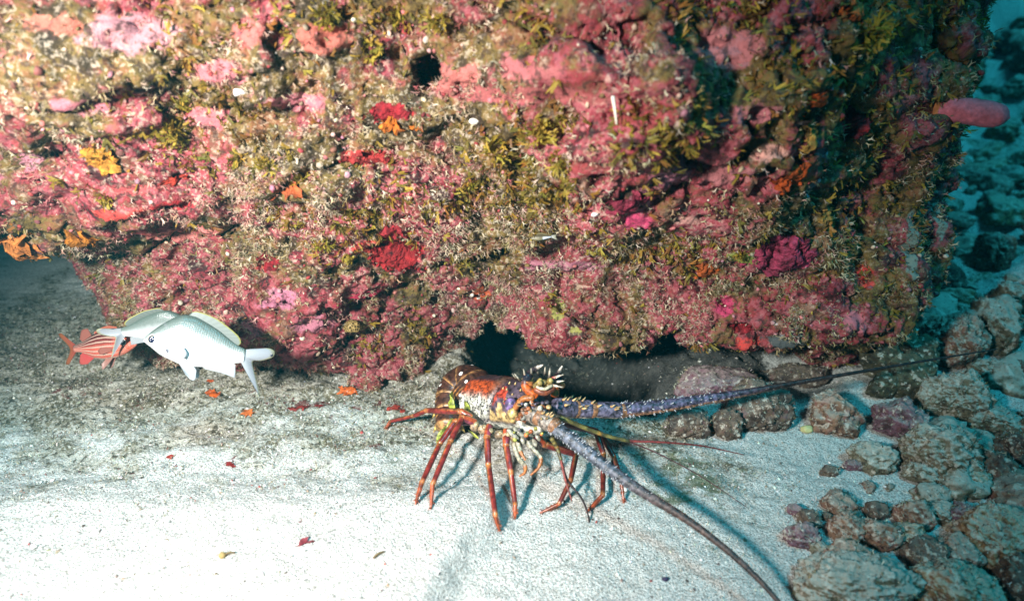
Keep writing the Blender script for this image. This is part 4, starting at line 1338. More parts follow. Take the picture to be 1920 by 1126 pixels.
    for bnd in range(6):
        i0, i1 = max(0, bounds[bnd] - 2), bounds[bnd + 1]
        C = spline(cen[i0:i1 + 1], 12)
        rr = np.linspace(rad[i0], rad[i1], 12) * (1 + 0.05 * np.linspace(0, 1, 12)) + 0.0008 * (5 - bnd) * 0
        V, Fs, t, an = tube(C, rr, 40, (0.0, 0.1, 1), 1.0)
        ang = np.minimum(an, 2 * math.pi - an)
        d0 = np.array([.055, .020, .012]); lt = np.array([.36, .15, .04]); ol = np.array([.13, .085, .02])
        w = (0.5 + 0.5 * np.sin(t * 2 * math.pi * 3.4 + 1.2 + .9 * ang))
        cc = d0 + (lt - d0) * (sstep(.90, .97, w) * sstep(.35, 1.1, ang) * 1.0)[:, None]
        e = sstep(.88, .95, t)[:, None]
        cc = cc * (1 - e) + np.array([.34, .17, .06]) * e
        sd = sstep(1.0, 1.6, ang)[:, None]
        cc = cc * (1 - .5 * sd) + ol * .5 * sd
        sgm = Soup(); sgm.add(V, Fs, cc)
        o = sgm.build('abdomen_segment', SH, root, O)
        sp = Soup()
        m_ = 6
        for a_, rr_ in ((0.55, .0034), (-.5, .0030), (1.25, .0026)):
            kk = int(round(a_ / (2 * math.pi) * 40)) % 40
            p = V[m_ * 40 + kk]; d = p - C[m_]
            R = np.array(Vector(d).to_track_quat('Z', 'Y').to_matrix())
            if bnd in (0, 1, 3):
                sp.ball(p - d * .01, rr_ * (1.25 if bnd == 1 else 1), (.78, .76, .72), 2, (1, 1.3, .25), R)
        if sp.V: sp.build('white_spot', SP, o, O)
        # hooked side tips of the band
        tip = Soup()
        for sg in (10, 30):
            p = V[9 * 40 + sg]; d = p - C[9]; d /= np.linalg.norm(d)
            tip.cone(p - d * .004, d * .5 + np.array([0, 0, -1.0]), .0055, .020, (.48, .22, .05), (.62, .42, .12), 7)
        tip.build('side_spine', SP, o, O)
    # leaf-shaped swimmerets and tail fan
    for (p0, p1, p2, w) in ((A(848, 735, .925), A(846, 755, .905), A(852, 776, .900), .0075), (A(872, 752, .895), A(876, 764, .888), A(872, 778, .888), .0055),
                            (A(838, 800, .880), A(829, 815, .868), A(820, 832, .860), .0085), (A(850, 785, .885), A(844, 800, .873), A(838, 812, .868), .007),
                            (A(878, 806, .86), A(888, 814, .852), A(898, 822, .846), .005)):
        C = spline([p0, p1, p2], 12)
        s = Soup()
        w_ = w * np.sin(np.linspace(.12, .97, 12) * math.pi) ** .7
        s.tube(C, w_, lambda t, a: np.array([.24, .27, .035]) + np.array([.16, .14, .03]) * (np.cos(a * 3)[:, None] * .5 + .3), 12, (0.2, 1, .4), .28)
        s.build('swimmeret', SH, root, O)

    # ---- legs
    def leg(pts, r0, flip=1, far=False):
        """pts: hip, knee joints ..., foot; first part carries the lower leg and the tip"""
        pts = [np.asarray(p, float) for p in pts]
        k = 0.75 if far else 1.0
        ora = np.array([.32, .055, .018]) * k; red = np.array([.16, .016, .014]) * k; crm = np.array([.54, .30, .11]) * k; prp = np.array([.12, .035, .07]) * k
        def paint(lo):
            def f(t, a):
                aa = (a * flip) % (2 * math.pi)
                wd = .30 if lo else 1.0
                c = np.where(((aa < wd) | (aa > 6.28 - .35 * wd))[:, None], ora, red if lo else prp * .6 + red * .6)
                c = np.where(((aa > wd) & (aa < wd + .45))[:, None], crm * (.35 if lo else .9), c)
                c = np.where(((aa > wd + .45) & (aa < wd + .8))[:, None], red * .4, c)
                if lo:
                    f2 = sstep(.15, .75, t)[:, None]
                    c = c * (1 - f2 * .85) + red * f2 * .85
                j = (sstep(.06, .0, t) + sstep(.95, 1.0, t))[:, None]
                return c * (1 - .7 * j) + np.array([.50, .20, .05]) * k * .7 * j
            return f
        view = np.array(CAM_POS) - pts[1]; view /= np.linalg.norm(view)
        n = len(pts)
        objs = []
        for i in range(n - 1):
            a, b = pts[i], pts[i + 1]
            m = 10
            tt = np.linspace(0, 1, m)
            C = a + (b - a) * tt[:, None]
            ra = r0 * (1 - 0.13 * i); rb = r0 * (1 - 0.13 * (i + 1))
            last = i == n - 2
            bul = 1 + .12 * np.sin(tt * math.pi)
            rr = (ra + (rb - ra) * tt) * bul
            rr[0] *= 1.0; rr[-1] *= 1.1
            if last: rr = ra * np.interp(tt, [0, .5, .9, 1], [1.0, .85, .5, .22])
            s = Soup()
            C = C + view * (0.0)
            s.tube(C, rr, paint(i >= 1) if not last else (lambda t, a: np.array([.30, .06, .02]) * k * (1 + .35 * np.cos(a * 4))[:, None]), 14, view + np.array([-.5, 0, .25]))
            if not last:
                s.ball(b, rb * 1.10, np.array([.34, .10, .03]) * k, 2)
            else:
                d = (b - a) / np.linalg.norm(b - a)
                sd = np.cross(d, view)
                for q in range(26):
                    u = rng.uniform(.12, .95); th = rng.uniform(0, 6.28)
                    e = math.cos(th) * sd + math.sin(th) * view
                    p = a + (b - a) * u
                    s.cone(p + e * ra * .6, e + d * .6, .0007, .005, np.array([.34, .07, .025]) * k, None, 4)
            if i == 0:
                par = s.build('leg', LEGM, root, O); objs.append(par)
            elif i < n - 2:
                objs.append(s.build('leg_segment', LEGM, par, O))
            else:
                objs.append(s.build('foot', LEGM, par, O))
        return objs
    def G(px, py):     # foot on the ground
        p = on_ground(px, py); return np.array([p.x, p.y, p.z + .002])
    def H(px, py, h):
        z = 0.0
        for _ in range(8):
            p = at_z(px, py, z + h); z = ground_z(p.x, p.y)
        return np.array(at_z(px, py, z + h))
    rr = .0061
    leg([A(884, 783, .86), A(866, 771, .868), A(800, 769, .915), A(776, 779, .925), A(731, 790, .945), G(723, 806)], rr)
    leg([A(884, 790, .86), A(853, 790, .852), A(824, 832, .815), H(790, 906, .022), G(779, 947)], rr)
    leg([A(892, 792, .85), A(866, 782, .848), A(844, 828, .800), H(811, 908, .026), G(808, 956)], rr)
    leg([A(918, 798, .835), A(913, 820, .810), A(916, 872, .768), H(929, 966, .016), G(937, 997)], rr * 1.02)
    leg([A(950, 805, .82), A(949, 835, .795), A(958, 885, .755), H(966, 944, .016), G(966, 974)], rr * 1.0)
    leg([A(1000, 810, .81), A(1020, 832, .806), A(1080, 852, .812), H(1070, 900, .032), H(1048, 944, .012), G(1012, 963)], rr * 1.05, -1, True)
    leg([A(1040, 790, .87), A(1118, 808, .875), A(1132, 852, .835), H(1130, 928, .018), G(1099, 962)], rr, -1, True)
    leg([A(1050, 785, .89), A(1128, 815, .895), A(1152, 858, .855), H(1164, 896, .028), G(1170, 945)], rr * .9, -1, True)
    # hip knobs under the flank
    s = Soup()
    for px, py, y in ((905, 805, .835), (918, 812, .825), (936, 815, .818), (950, 818, .81), (966, 822, .805), (890, 800, .845)):
        s.ball(A(px, py, y), .0085, np.array([.30, .20, .12]) * rng.uniform(.6, 1.5), 2, (1, .8, 1))
        s.ball(A(px + 3, py - 5, y - .004), .0045, (.40, .30, .16), 2)
    s.build('hip_joints', SH, root, O)

    # ---- head: brow horns, eyes, plates
    def horn(pts, r):
        C = spline(pts, 14)
        s = Soup()
        def f(t, a):
            c = np.where((t < .38)[:, None], np.where((np.cos(a - 1.2) > -.2)[:, None], np.array([.38, .07, .006]), np.array([.50, .46, .40])), np.array([.03, .02, .025]))
            return np.where((t > .80)[:, None], np.array([.55, .49, .42]), c)
        s.tube(C, r * np.interp(np.linspace(0, 1, 14), [0, .3, .7, 1], [1, .95, .6, .12]), f, 12, (-.6, -.7, .3))
        s.build('brow_horn', SP, root, O)
    horn([A(1006, 742, .815), A(986, 726, .822), A(990, 704, .830), A(1006, 690, .825), A(1018, 684, .812)], .0078)
    horn([A(1040, 742, .83), A(1042, 722, .838), A(1046, 702, .842), A(1054, 686, .832)], .0070)
    for px, py, y in ((989, 706, .815), (1046, 709, .83)):
        s = Soup()
        s.tube(spline([A(px + 8, py + 14, y + .014), A(px + 3, py + 6, y + .006)], 4), .0055, (.60, .22, .06), 10)
        st = s.build('eyestalk', SP, root, O)
        s = Soup(); s.ball(A(px, py, y), .0078, (.012, .012, .02), 3); s.build('eye', BLK, st, O)
    s = Soup()
    for k in range(16):
        p = A(1000 + rng.uniform(0, 38), 719 + rng.uniform(-6, 8), .805 + rng.uniform(-.008, .008))
        s.ball(p, rng.uniform(.003, .0055), np.array([.36, .25, .07]) * rng.uniform(.5, 1.4), 2)
    s.tube(spline([A(1003, 729, .80), A(1020, 736, .795), A(1038, 727, .803)], 10), .005, (.16, .04, .015), 8)
    s.tube(spline([A(1006, 724, .796), A(1020, 729, .79), A(1035, 722, .798)], 10), .0024, (.50, .42, .28), 8)
    s.build('face_plate', SP, root, O)
    # spines of the brow, dark with pale tips
    for (px, py, qx, qy, y, c) in ((985, 704, 982, 694, .815, (.55, .2, .03)), (997, 704, 996, 692, .82, (.05, .03, .03)), (1010, 700, 1004, 690, .83, (.05, .03, .03)), (1030, 706, 1031, 692, .815, (.05, .03, .03)),
                                   (1038, 708, 1053, 703, .81, (.45, .05, .05)), (1040, 716, 1054, 714, .81, (.05, .03, .03)), (1022, 700, 1022, 690, .825, (.04, .03, .03)), (968, 708, 962, 702, .84, (.40, .22, .06)), (975, 712, 966, 702, .83, (.40, .22, .06)),
                                   (1035, 722, 1052, 725, .80, (.3, .1, .03))):
        s = Soup(); a = A(px, py, y); b = A(qx, qy, y - .006)
        s.cone(a, b - a, .0026, np.linalg.norm(b - a) + .004, c, (.50, .43, .33), 8)
        s.build('brow_spine', SP, root, O)
    # cheek and mouth plates
    s = Soup()
    s.tube(spline([A(966, 790, .815), A(966, 766, .812), A(980, 748, .812), A(1000, 745, .808)], 14), .0052, (.30, .10, .025), 8)
    s.tube(spline([A(972, 788, .806), A(982, 800, .80), A(1000, 806, .795), A(1016, 802, .79)], 12), .0062, (.46, .44, .37), 8)
    s.ball(A(962, 777, .812), .0135, (.44, .30, .11), 3, (.7, .8, 1.1))
    s.ball(A(958, 758, .822), .0140, (.16, .10, .22), 3, (.7, .8, .9))
    for k in range(70):
        p = A(968 + rng.uniform(0, 62), 752 + rng.uniform(0, 42), .806 - rng.uniform(0, .010))
        c = np.array([(.46, .30, .13), (.20, .08, .035), (.05, .04, .05), (.50, .46, .38), (.34, .10, .03), (.09, .075, .11)][rng.integers(6)])
        s.ball(p, rng.uniform(.0020, .0050), c * rng.uniform(.7, 1.2), 2, (1, 1, rng.uniform(.5, 1)))
    s.build('cheek_plate', SH, root, O)
    s = Soup()
    for px, py, qx, qy in ((952, 805, 972, 822), (962, 800, 985, 820), (975, 802, 1000, 818), (985, 806, 1014, 812), (996, 800, 1022, 806), (1004, 808, 1012, 826), (978, 815, 982, 832), (990, 818, 996, 840), (1000, 822, 1006, 836)):
        a, b = A(px, py, .802), A(qx, qy, .788)
        C = spline([a, (a + b) / 2 + np.array([0, -.003, .002]), b], 8)
        s.tube(C, .0042 * np.sin(np.linspace(.15, .95, 8) * math.pi) ** .6, np.array([.32, .30, .23]) * rng.uniform(.3, 1.1), 8, (.3, -1, .3), .6)
    for k in range(12):
        s.ball(A(960 + rng.uniform(0, 58), 802 + rng.uniform(0, 26), .788), rng.uniform(.0018, .004), [(.5, .12, .03), (.32, .30, .05), (.06, .05, .05)][rng.integers(3)], 2)
    s.build('mouth_plates', SH, root, O)
    for pts in ((A(985, 825, .80), A(1000, 842, .785), A(1014, 858, .775), A(1010, 876, .765), A(995, 890, .76)), (A(962, 830, .80), A(972, 858, .78), A(984, 872, .765), A(984, 885, .76), A(974, 892, .758)),
                (A(970, 826, .80), A(976, 846, .785), A(985, 862, .772))):
        s = Soup()
        C = spline(pts, 18)
        s.tube(C, np.interp(np.linspace(0, 1, 18), [0, .6, 1], [.0040, .0034, .0014]), lambda t, a: np.where((t < .5)[:, None], np.array([.34, .30, .21]), np.array([.32, .10, .025])) * (1 + .3 * np.cos(a * 2))[:, None], 8)
        for q in range(16):
            u = rng.integers(4, 17)
            s.cone(C[u], rng.normal(size=3), .0008, .005, (.40, .16, .04), None, 4)
        s.build('mouth_feeler', SP, root, O)

    # ---- antennae
    def antenna(ped, flag, rad, col, spines, hue):
        ped = [np.asarray(p, float) for p in ped]
        first = None
        for i in range(len(ped) - 1):
            a, b = ped[i], ped[i + 1]
            C = a + (b - a) * np.linspace(0, 1, 10)[:, None]
            s = Soup()
            r = rad[0] * (1.30 - .10 * i)
            w = np.interp(np.linspace(0, 1, 10), [0, .15, .8, 1], [.85, 1.0, 1.05, .9])
            s.tube(C, r * w, hue, 16)
            o = s.build('antenna' if first is None else 'antenna_joint', ANT, root if first is None else first, O)
            if first is None: first = o
            s = Soup()
            d = (b - a) / np.linalg.norm(b - a)
            for q in range(13):
                u = rng.uniform(.05, .95); th = rng.choice([0.0, .7, -.7, 2.9, 2.3]) + rng.uniform(-.2, .2)
                x_ = np.cross(d, [0, 0, 1.0]); x_ /= np.linalg.norm(x_); z_ = np.cross(x_, d)
                e = z_ * math.cos(th) - x_ * math.sin(th)
                s.cone(a + (b - a) * u + e * r * .9, e + d * .5, .0030, .010, (.50, .22, .05), (.38, .26, .12), 6)
            s.ball(b, r * 1.03, (.22, .10, .045), 3, (1, .95, .95))
            s.build('antenna_spines', SP, first, O)
        C = spline(flag, 150)
        rr = spline(np.array(rad)[:, None], 150)[:, 0]
        V, Fs, t, an = tube(C, rr * (1 + .05 * np.sin(np.arange(150) * 2.1)), 14)
        s = Soup(); s.add(V, Fs, col(t, an))
        o = s.build('flagellum', ANT, first, O)
        s = Soup()
        for q in range(spines):
            u = int(150 * rng.random() ** 1.3 * .8)
            d = C[min(u + 1, 149)] - C[u]; d /= np.linalg.norm(d)
            e = rng.normal(size=3); e -= d * (e @ d); e /= np.linalg.norm(e)
            s.cone(C[u] + e * rr[u] * .92, e + d * .5, rr[u] * .13, rr[u] * .42, (.38, .38, .40) if u < 60 else (.20, .15, .13), None, 4)
        s.build('flagellum_spines', SP, o, O)
        return first
    ANT = mat_shell('lobster_antenna', 0.5, 1.0, 240, 0.0016)
    def colA(t, a):
        g = np.array([.075, .082, .105]); d = np.array([.050, .026, .020])
        f = sstep(.20, .48, t)[:, None]
        b = 1 + .35 * np.sin(t * 240)[:, None] * (1 - f) + .5 * np.maximum(0, np.sin(t * 95))[:, None] * f * (1 - sstep(.6, .8, t)[:, None])
        return (g * (1 - f) + d * f) * b
    def hueA(t, a): return np.array([.20, .16, .13]) * (1 + .3 * np.sin(t * 14 + a * 2))[:, None]
    antenna([A(985, 768, .815), A(1012, 782, .795), A(1038, 796, .780)],
            [A(1030, 792, .785), A(1085, 834, .748), A(1140, 877, .715), A(1205, 922, .680), A(1290, 975, .640), A(1365, 1032, .600), A(1425, 1088, .565), A(1470, 1140, .535), A(1500, 1180, .515)],
            [.0112, .0102, .0090, .0075, .0056, .0046, .0038, .0031, .0026], colA, 420, hueA)
    def colB(t, a):
        und = np.cos(a) < -.15
        g = np.where(und[:, None], np.array([.36, .17, .09]), np.array([.075, .062, .105]))
        d = np.array([.030, .014, .012])
        f = sstep(.30, .52, t)[:, None]
        b = 1 + .5 * np.sin(t * 300)[:, None] * (1 - f)
        return (g * (1 - f) + d * f) * b
    def hueB(t, a):
        n = .5 + .5 * np.sin(a * 5 + t * 9) * np.sin(t * 17)
        c = np.array([.055, .046, .080]) + np.array([.10, .09, .105]) * n[:, None] ** 2
        return np.where((np.cos(a) < -.55)[:, None], np.array([.55, .45, .30]), c)
    antenna([A(1040, 762, .835), A(1078, 766, .850), A(1110, 767, .855), A(1166, 769, .862)],
            [A(1160, 769, .861), A(1230, 762, .872), A(1300, 752, .885), A(1400, 735, .905), A(1500, 716, .930), A(1610, 697, .965), A(1740, 675, 1.01), A(1870, 654, 1.06)],
            [.0125, .0115, .0098, .0066, .0044, .0032, .0022, .0012], colB, 260, hueB)
    # ---- antennules: olive stems, each ending in two dark whips
    def antennule(stem, whips):
        s = Soup()
        C = spline(stem, 26)
        s.tube(C, np.linspace(.0040, .0028, 26), lambda t, a: np.array([.095, .078, .02]) * (1 + .5 * np.sin(t * 30))[:, None] + np.array([.14, .04, .0]) * (np.abs(t - .5) < .05)[:, None], 9)
        o = s.build('antennule', SP, root, O)
        for w, r0, r1, c in whips:
            s = Soup(); C = spline(w, 50)
            s.tube(C, np.linspace(r0, r1, 50), c, 7)
            s.build('whip', SP, o, O)
    antennule([A(1050, 782, .80), A(1105, 805, .80), A(1140, 817, .80), A(1180, 827, .80)],
              [([A(1178, 826, .80), A(1250, 829, .81), A(1320, 836, .825), A(1395, 852, .845)], .0022, .0008, (.20, .03, .025)),
               ([A(1178, 827, .80), A(1230, 848, .79), A(1310, 890, .765), A(1400, 950, .735)], .0013, .0006, (.08, .015, .015))])
    antennule([A(1034, 820, .775), A(1044, 838, .768), A(1052, 862, .755)],
              [([A(1051, 860, .756), A(1064, 900, .74), A(1088, 930, .725), A(1102, 962, .71), A(1106, 1000, .695), A(1101, 1030, .68)], .0024, .0008, (.030, .012, .012)),
               ([A(1051, 860, .756), A(1062, 905, .735), A(1072, 938, .718)], .0026, .0010, (.20, .035, .025))])
    return root
# ------------------------------------------------------------------ fish
def fish_frame(snout_px, tail_px, depth_s, depth_t, up_hint=None):
    """world matrix whose x axis runs from snout to tail root; returns origin (snout), axes, length"""
    a = np.array(at_d(*snout_px, depth_s)); b = np.array(at_d(*tail_px, depth_t))
    x = b - a; L = np.linalg.norm(x); x /= L
    z = np.array(CU if up_hint is None else up_hint, float); z -= x * (z @ x); z /= np.linalg.norm(z)
    y = np.cross(z, x)
    return a, np.stack([x, y, z], 1), L

def fish_body(top, bot, wid, n=56, ns=28):
    """top/bot/wid: lists of (s, value), s 0 snout .. 1 tail root. x = s, z = height, y = half width"""
    s = 1 - np.cos(np.linspace(0, math.pi / 2, n)) if False else np.linspace(0, 1, n) ** 1.15
    zt = np.interp(s, *zip(*top)); zb = np.interp(s, *zip(*bot)); w = np.interp(s, *zip(*wid))
    k = np.array([.25, .5, .25])
    for q in (zt, zb, w):
        for _ in range(2):
            q[1:-1] = np.convolve(q, k, 'valid')
    a = np.linspace(0, 2 * math.pi, ns, endpoint=False)
    ca, sa = np.cos(a), np.sin(a)
    cz = (zt + zb) / 2; hz = (zt - zb) / 2
    e = 0.92
    Z = cz[:, None] + hz[:, None] * np.sign(ca) * np.abs(ca) ** e
    Y = w[:, None] * np.sign(sa) * np.abs(sa) ** 1.0 * (1 - 0.15 * np.maximum(0, ca))[None]
    X = np.repeat(s[:, None], ns, 1)
    V = np.stack([X, Y, Z], 2).reshape(-1, 3)
    F = grid_faces(ns, n, True)
    V = np.vstack([V, [[-.004, 0, cz[0]]], [[1.0, 0, cz[-1]]]])
    i = np.arange(ns); j = (i + 1) % ns
    cap = np.vstack([np.stack([j, i, np.full(ns, n * ns)], 1), np.stack([(n - 1) * ns + i, (n - 1) * ns + j, np.full(ns, n * ns + 1)], 1)])
    t = np.concatenate([np.tile((ca + 1) / 2, n), [.5, .5]])
    return V, [F, cap], V[:, 0], t

def fin_mesh(name, root, edge, col_root, col_edge, thick=0.006, bend=0.0, nr=28, rays=0.5, yoff=0.0, rim=None):
    """thin ribbed membrane between two curves (lists of (x, z)); real thickness"""
    R = spline(np.array(root, float), nr); E = spline(np.array(edge, float), nr)
    nt = 7
    tt = np.linspace(0, 1, nt)
    G = R[None] * (1 - tt)[:, None, None] + E[None] * tt[:, None, None]
    x, z = G[..., 0].ravel(), G[..., 1].ravel()
    rr = np.tile(np.arange(nr), nt); th = np.repeat(tt, nr)
    half = thick * (1 - .75 * th) * (0.55 + .45 * (rr % 2))
    yb = yoff + bend * th ** 1.5
    V1 = np.stack([x, yb + half, z], 1); V2 = np.stack([x, yb - half, z], 1)
    n = nr * nt
    F = grid_faces(nr, nt)
    sid = []
    for i in range(nr - 1):
        a = (nt - 1) * nr + i; sid.append((a, a + 1, a + 1 + n, a + n))
    for j in range(nt - 1):
        a = j * nr; b = (j + 1) * nr; sid.append((b, a, a + n, b + n))
        a = j * nr + nr - 1; b = a + nr; sid.append((a, b, b + n, a + n))
    c = np.array(col_root)[None] * (1 - th[:, None]) + np.array(col_edge)[None] * th[:, None]
    c = c * (1 - rays * .35 * (rr % 2))[:, None]
    if rim is not None:
        c = np.where((th > .95)[:, None], np.array(rim), c)
    return mesh_np(name, np.vstack([V1, V2]), np.vstack([F, F[:, ::-1] + n, np.array(sid)]), True, {'tint': np.vstack([c, c])})

def mat_chromis():
    m = NT('silver_scales')
    v = m.coord()
    t = m.attr('height', 'Fac')
    n = m.noise(v, 20, 3)
    tt = m.math('ADD', t, m.math('MULTIPLY', m.math('SUBTRACT', n, .5), .10))
    c = m.ramp(tt, [(0.36, (.60, .60, .60)), (0.56, (.38, .39, .385)), (0.74, (.15, .175, .16)), (0.95, (.075, .10, .085))])
    sc = m.voro(m.coord((46, 46, 60)), 1.0, 'F1', 'Distance', .35)
    c = m.mix(.25, c, m.ramp(sc, [(.15, 1.15), (.62, .6)]), 'MULTIPLY')
    s = m.attr('along', 'Fac')
    gl = m.math('ABSOLUTE', m.math('SUBTRACT', m.math('ADD', s, m.math('MULTIPLY', m.math('ABSOLUTE', m.math('SUBTRACT', t, .42)), .22)), .285))
    c = m.mix(m.ramp(gl, [(.0, .55), (.008, .45), (.016, 0.0)]), c, (.16, .17, .17))
    m.base(c)
    m.b.inputs['Roughness'].default_value = .34
    m.b.inputs['Specular IOR Level'].default_value = .6
    m.bump(m.math('MULTIPLY', sc, -1.0), .2, .006)
    return m.m

def mat_striped():
    m = NT('striped_scales')
    v = m.coord()
    t = m.attr('height', 'Fac')
    s = m.attr('along', 'Fac')
    w = m.math('SINE', m.math('MULTIPLY', m.math('ADD', t, m.math('MULTIPLY', m.noise(v, 9, 2), .02)), 44.0))
    red = m.ramp(t, [(.2, (.40, .11, .08)), (.6, (.36, .055, .03)), (.95, (.16, .03, .025))])
    dk = m.ramp(t, [(.45, (.36, .075, .05)), (.58, (.10, .02, .02)), (.85, (.02, .01, .012))])
    body = m.mix(m.ramp(w, [(.30, 0.0), (.62, 1.0)]), dk, (.36, .22, .17))
    body = m.mix(m.ramp(m.math('MULTIPLY', w, -1.0), [(.86, 0.0), (.97, 0.6)]), body, red)
    head = m.ramp(s, [(.20, 1.0), (.33, 0.0)])
    hc = m.ramp(m.noise(v, 14, 4), [(.35, (.40, .06, .03)), (.62, (.40, .14, .10))])
    c = m.mix(head, body, hc)
    m.base(c)
    m.b.inputs['Roughness'].default_value = .4
    m.bump(m.voro(m.coord((34, 34, 44)), 1.0, 'F1', 'Distance', .35), .3, .008)
    return m.m

def eye_parts(parent, body_y, pos, r, iris, pupil, mats, ring=None):
    for sgn in (1, -1):
        s = Soup(); s.ball((0, 0, 0), r, iris, 3, (1, .38, 1))
        e = s.build('eye', mats, parent); e.location = (pos[0], sgn * body_y, pos[1])
        s = Soup(); s.ball((0, 0, 0), r * .80, pupil, 3, (1, .40, 1))
        p = s.build('pupil', mats, e); p.location = (0, sgn * r * .24, 0)
        if ring is not None:
            s = Soup(); a = np.linspace(0, 2 * math.pi, 25)
            s.tube(np.stack([np.cos(a) * r * .98, 0 * a, np.sin(a) * r * .98], 1), r * .12, ring, 6, (0, 1, 0))
            q = s.build('eye_ring', mats, e); q.location = (0, sgn * r * .10, 0)

def place(root, org, R, L):
    M = Matrix(((*(R[0] * L), org[0]), (*(R[1] * L), org[1]), (*(R[2] * L), org[2]), (0, 0, 0, 1)))
    root.matrix_world = M

def build_chromis(fm, em, sm):
    root = empty('chromis_fish', (0, 0, 0))
    top = [(0, .015), (.03, .065), (.084, .124), (.16, .195), (.25, .265), (.33, .305), (.45, .300), (.573, .257), (.70, .205), (.797, .150), (.90, .095), (1, .062)]
    bot = [(0, -.012), (.03, -.030), (.069, -.050), (.192, -.121), (.38, -.174), (.50, -.182), (.62, -.168), (.75, -.135), (.891, -.090), (1, -.066)]
    wid = [(0, .012), (.05, .045), (.15, .085), (.3, .105), (.5, .095), (.75, .055), (.9, .030), (1, .018)]
    V, F, s, t = fish_body(top, bot, wid)
    me = mesh_np('body', V, F, True, {'height': t, 'along': s})
    link('body', me, sm, root)
    w, g, y = (.46, .48, .50), (.17, .20, .18), (.50, .44, .10)
    def fin(name, *a, **k):
        o = link(name, fin_mesh(name, *a, **k), fm, root); return o
    fin('dorsal_fin', [(.36, .290), (.50, .268), (.65, .210), (.80, .135), (.90, .080)], [(.40, .335), (.46, .350), (.634, .318), (.783, .250), (.90, .178), (.935, .120), (.905, .085)], g, (.22, .25, .22), rim=y)
    fin('anal_fin', [(.58, -.155), (.70, -.135), (.80, -.110), (.90, -.080)], [(.64, -.185), (.80, -.198), (.93, -.222), (.945, -.212), (.925, -.10)], w, w)
    for sg in (1, -1):
        fin('pelvic_fin', [(.37, -.155), (.44, -.168), (.52, -.165)], [(.47, -.25), (.54, -.295), (.575, -.288), (.57, -.20)], w, w, yoff=sg * .025, bend=sg * .05)
        fin('pectoral_fin', [(.27, -.035), (.275, -.055), (.28, -.075)], [(.42, .0), (.46, -.05), (.44, -.11)], w, w, yoff=sg * .098, bend=sg * .035, thick=.003)
    fin('tail_fin', [(.97, .058), (.985, 0), (.97, -.06)], [(1.10, .088), (1.22, .108), (1.285, .085), (1.275, .025), (1.17, -.025), (1.085, -.045), (1.115, -.13), (1.175, -.25), (1.243, -.40)], w, (.34, .36, .40), bend=.05, nr=44, rim=(.40, .38, .22))
    eye_parts(root, .050, (.088, .024), .044, (.42, .38, .22), (.008, .010, .035), em, (.60, .58, .50))
    sp = Soup(); sp.ball((0, 0, 0), .020, (.03, .03, .05), 2, (1, .3, .9))
    for sg in (1, -1):
        o = sp.build('dark_spot', em, root); o.location = (.268, sg * .095, -.055)
    return root

def copy_tree(o, parent=None):
    c = o.copy(); COL.objects.link(c)
    if parent is not None: c.parent = parent
    for ch in o.children: copy_tree(ch, c)
    return c

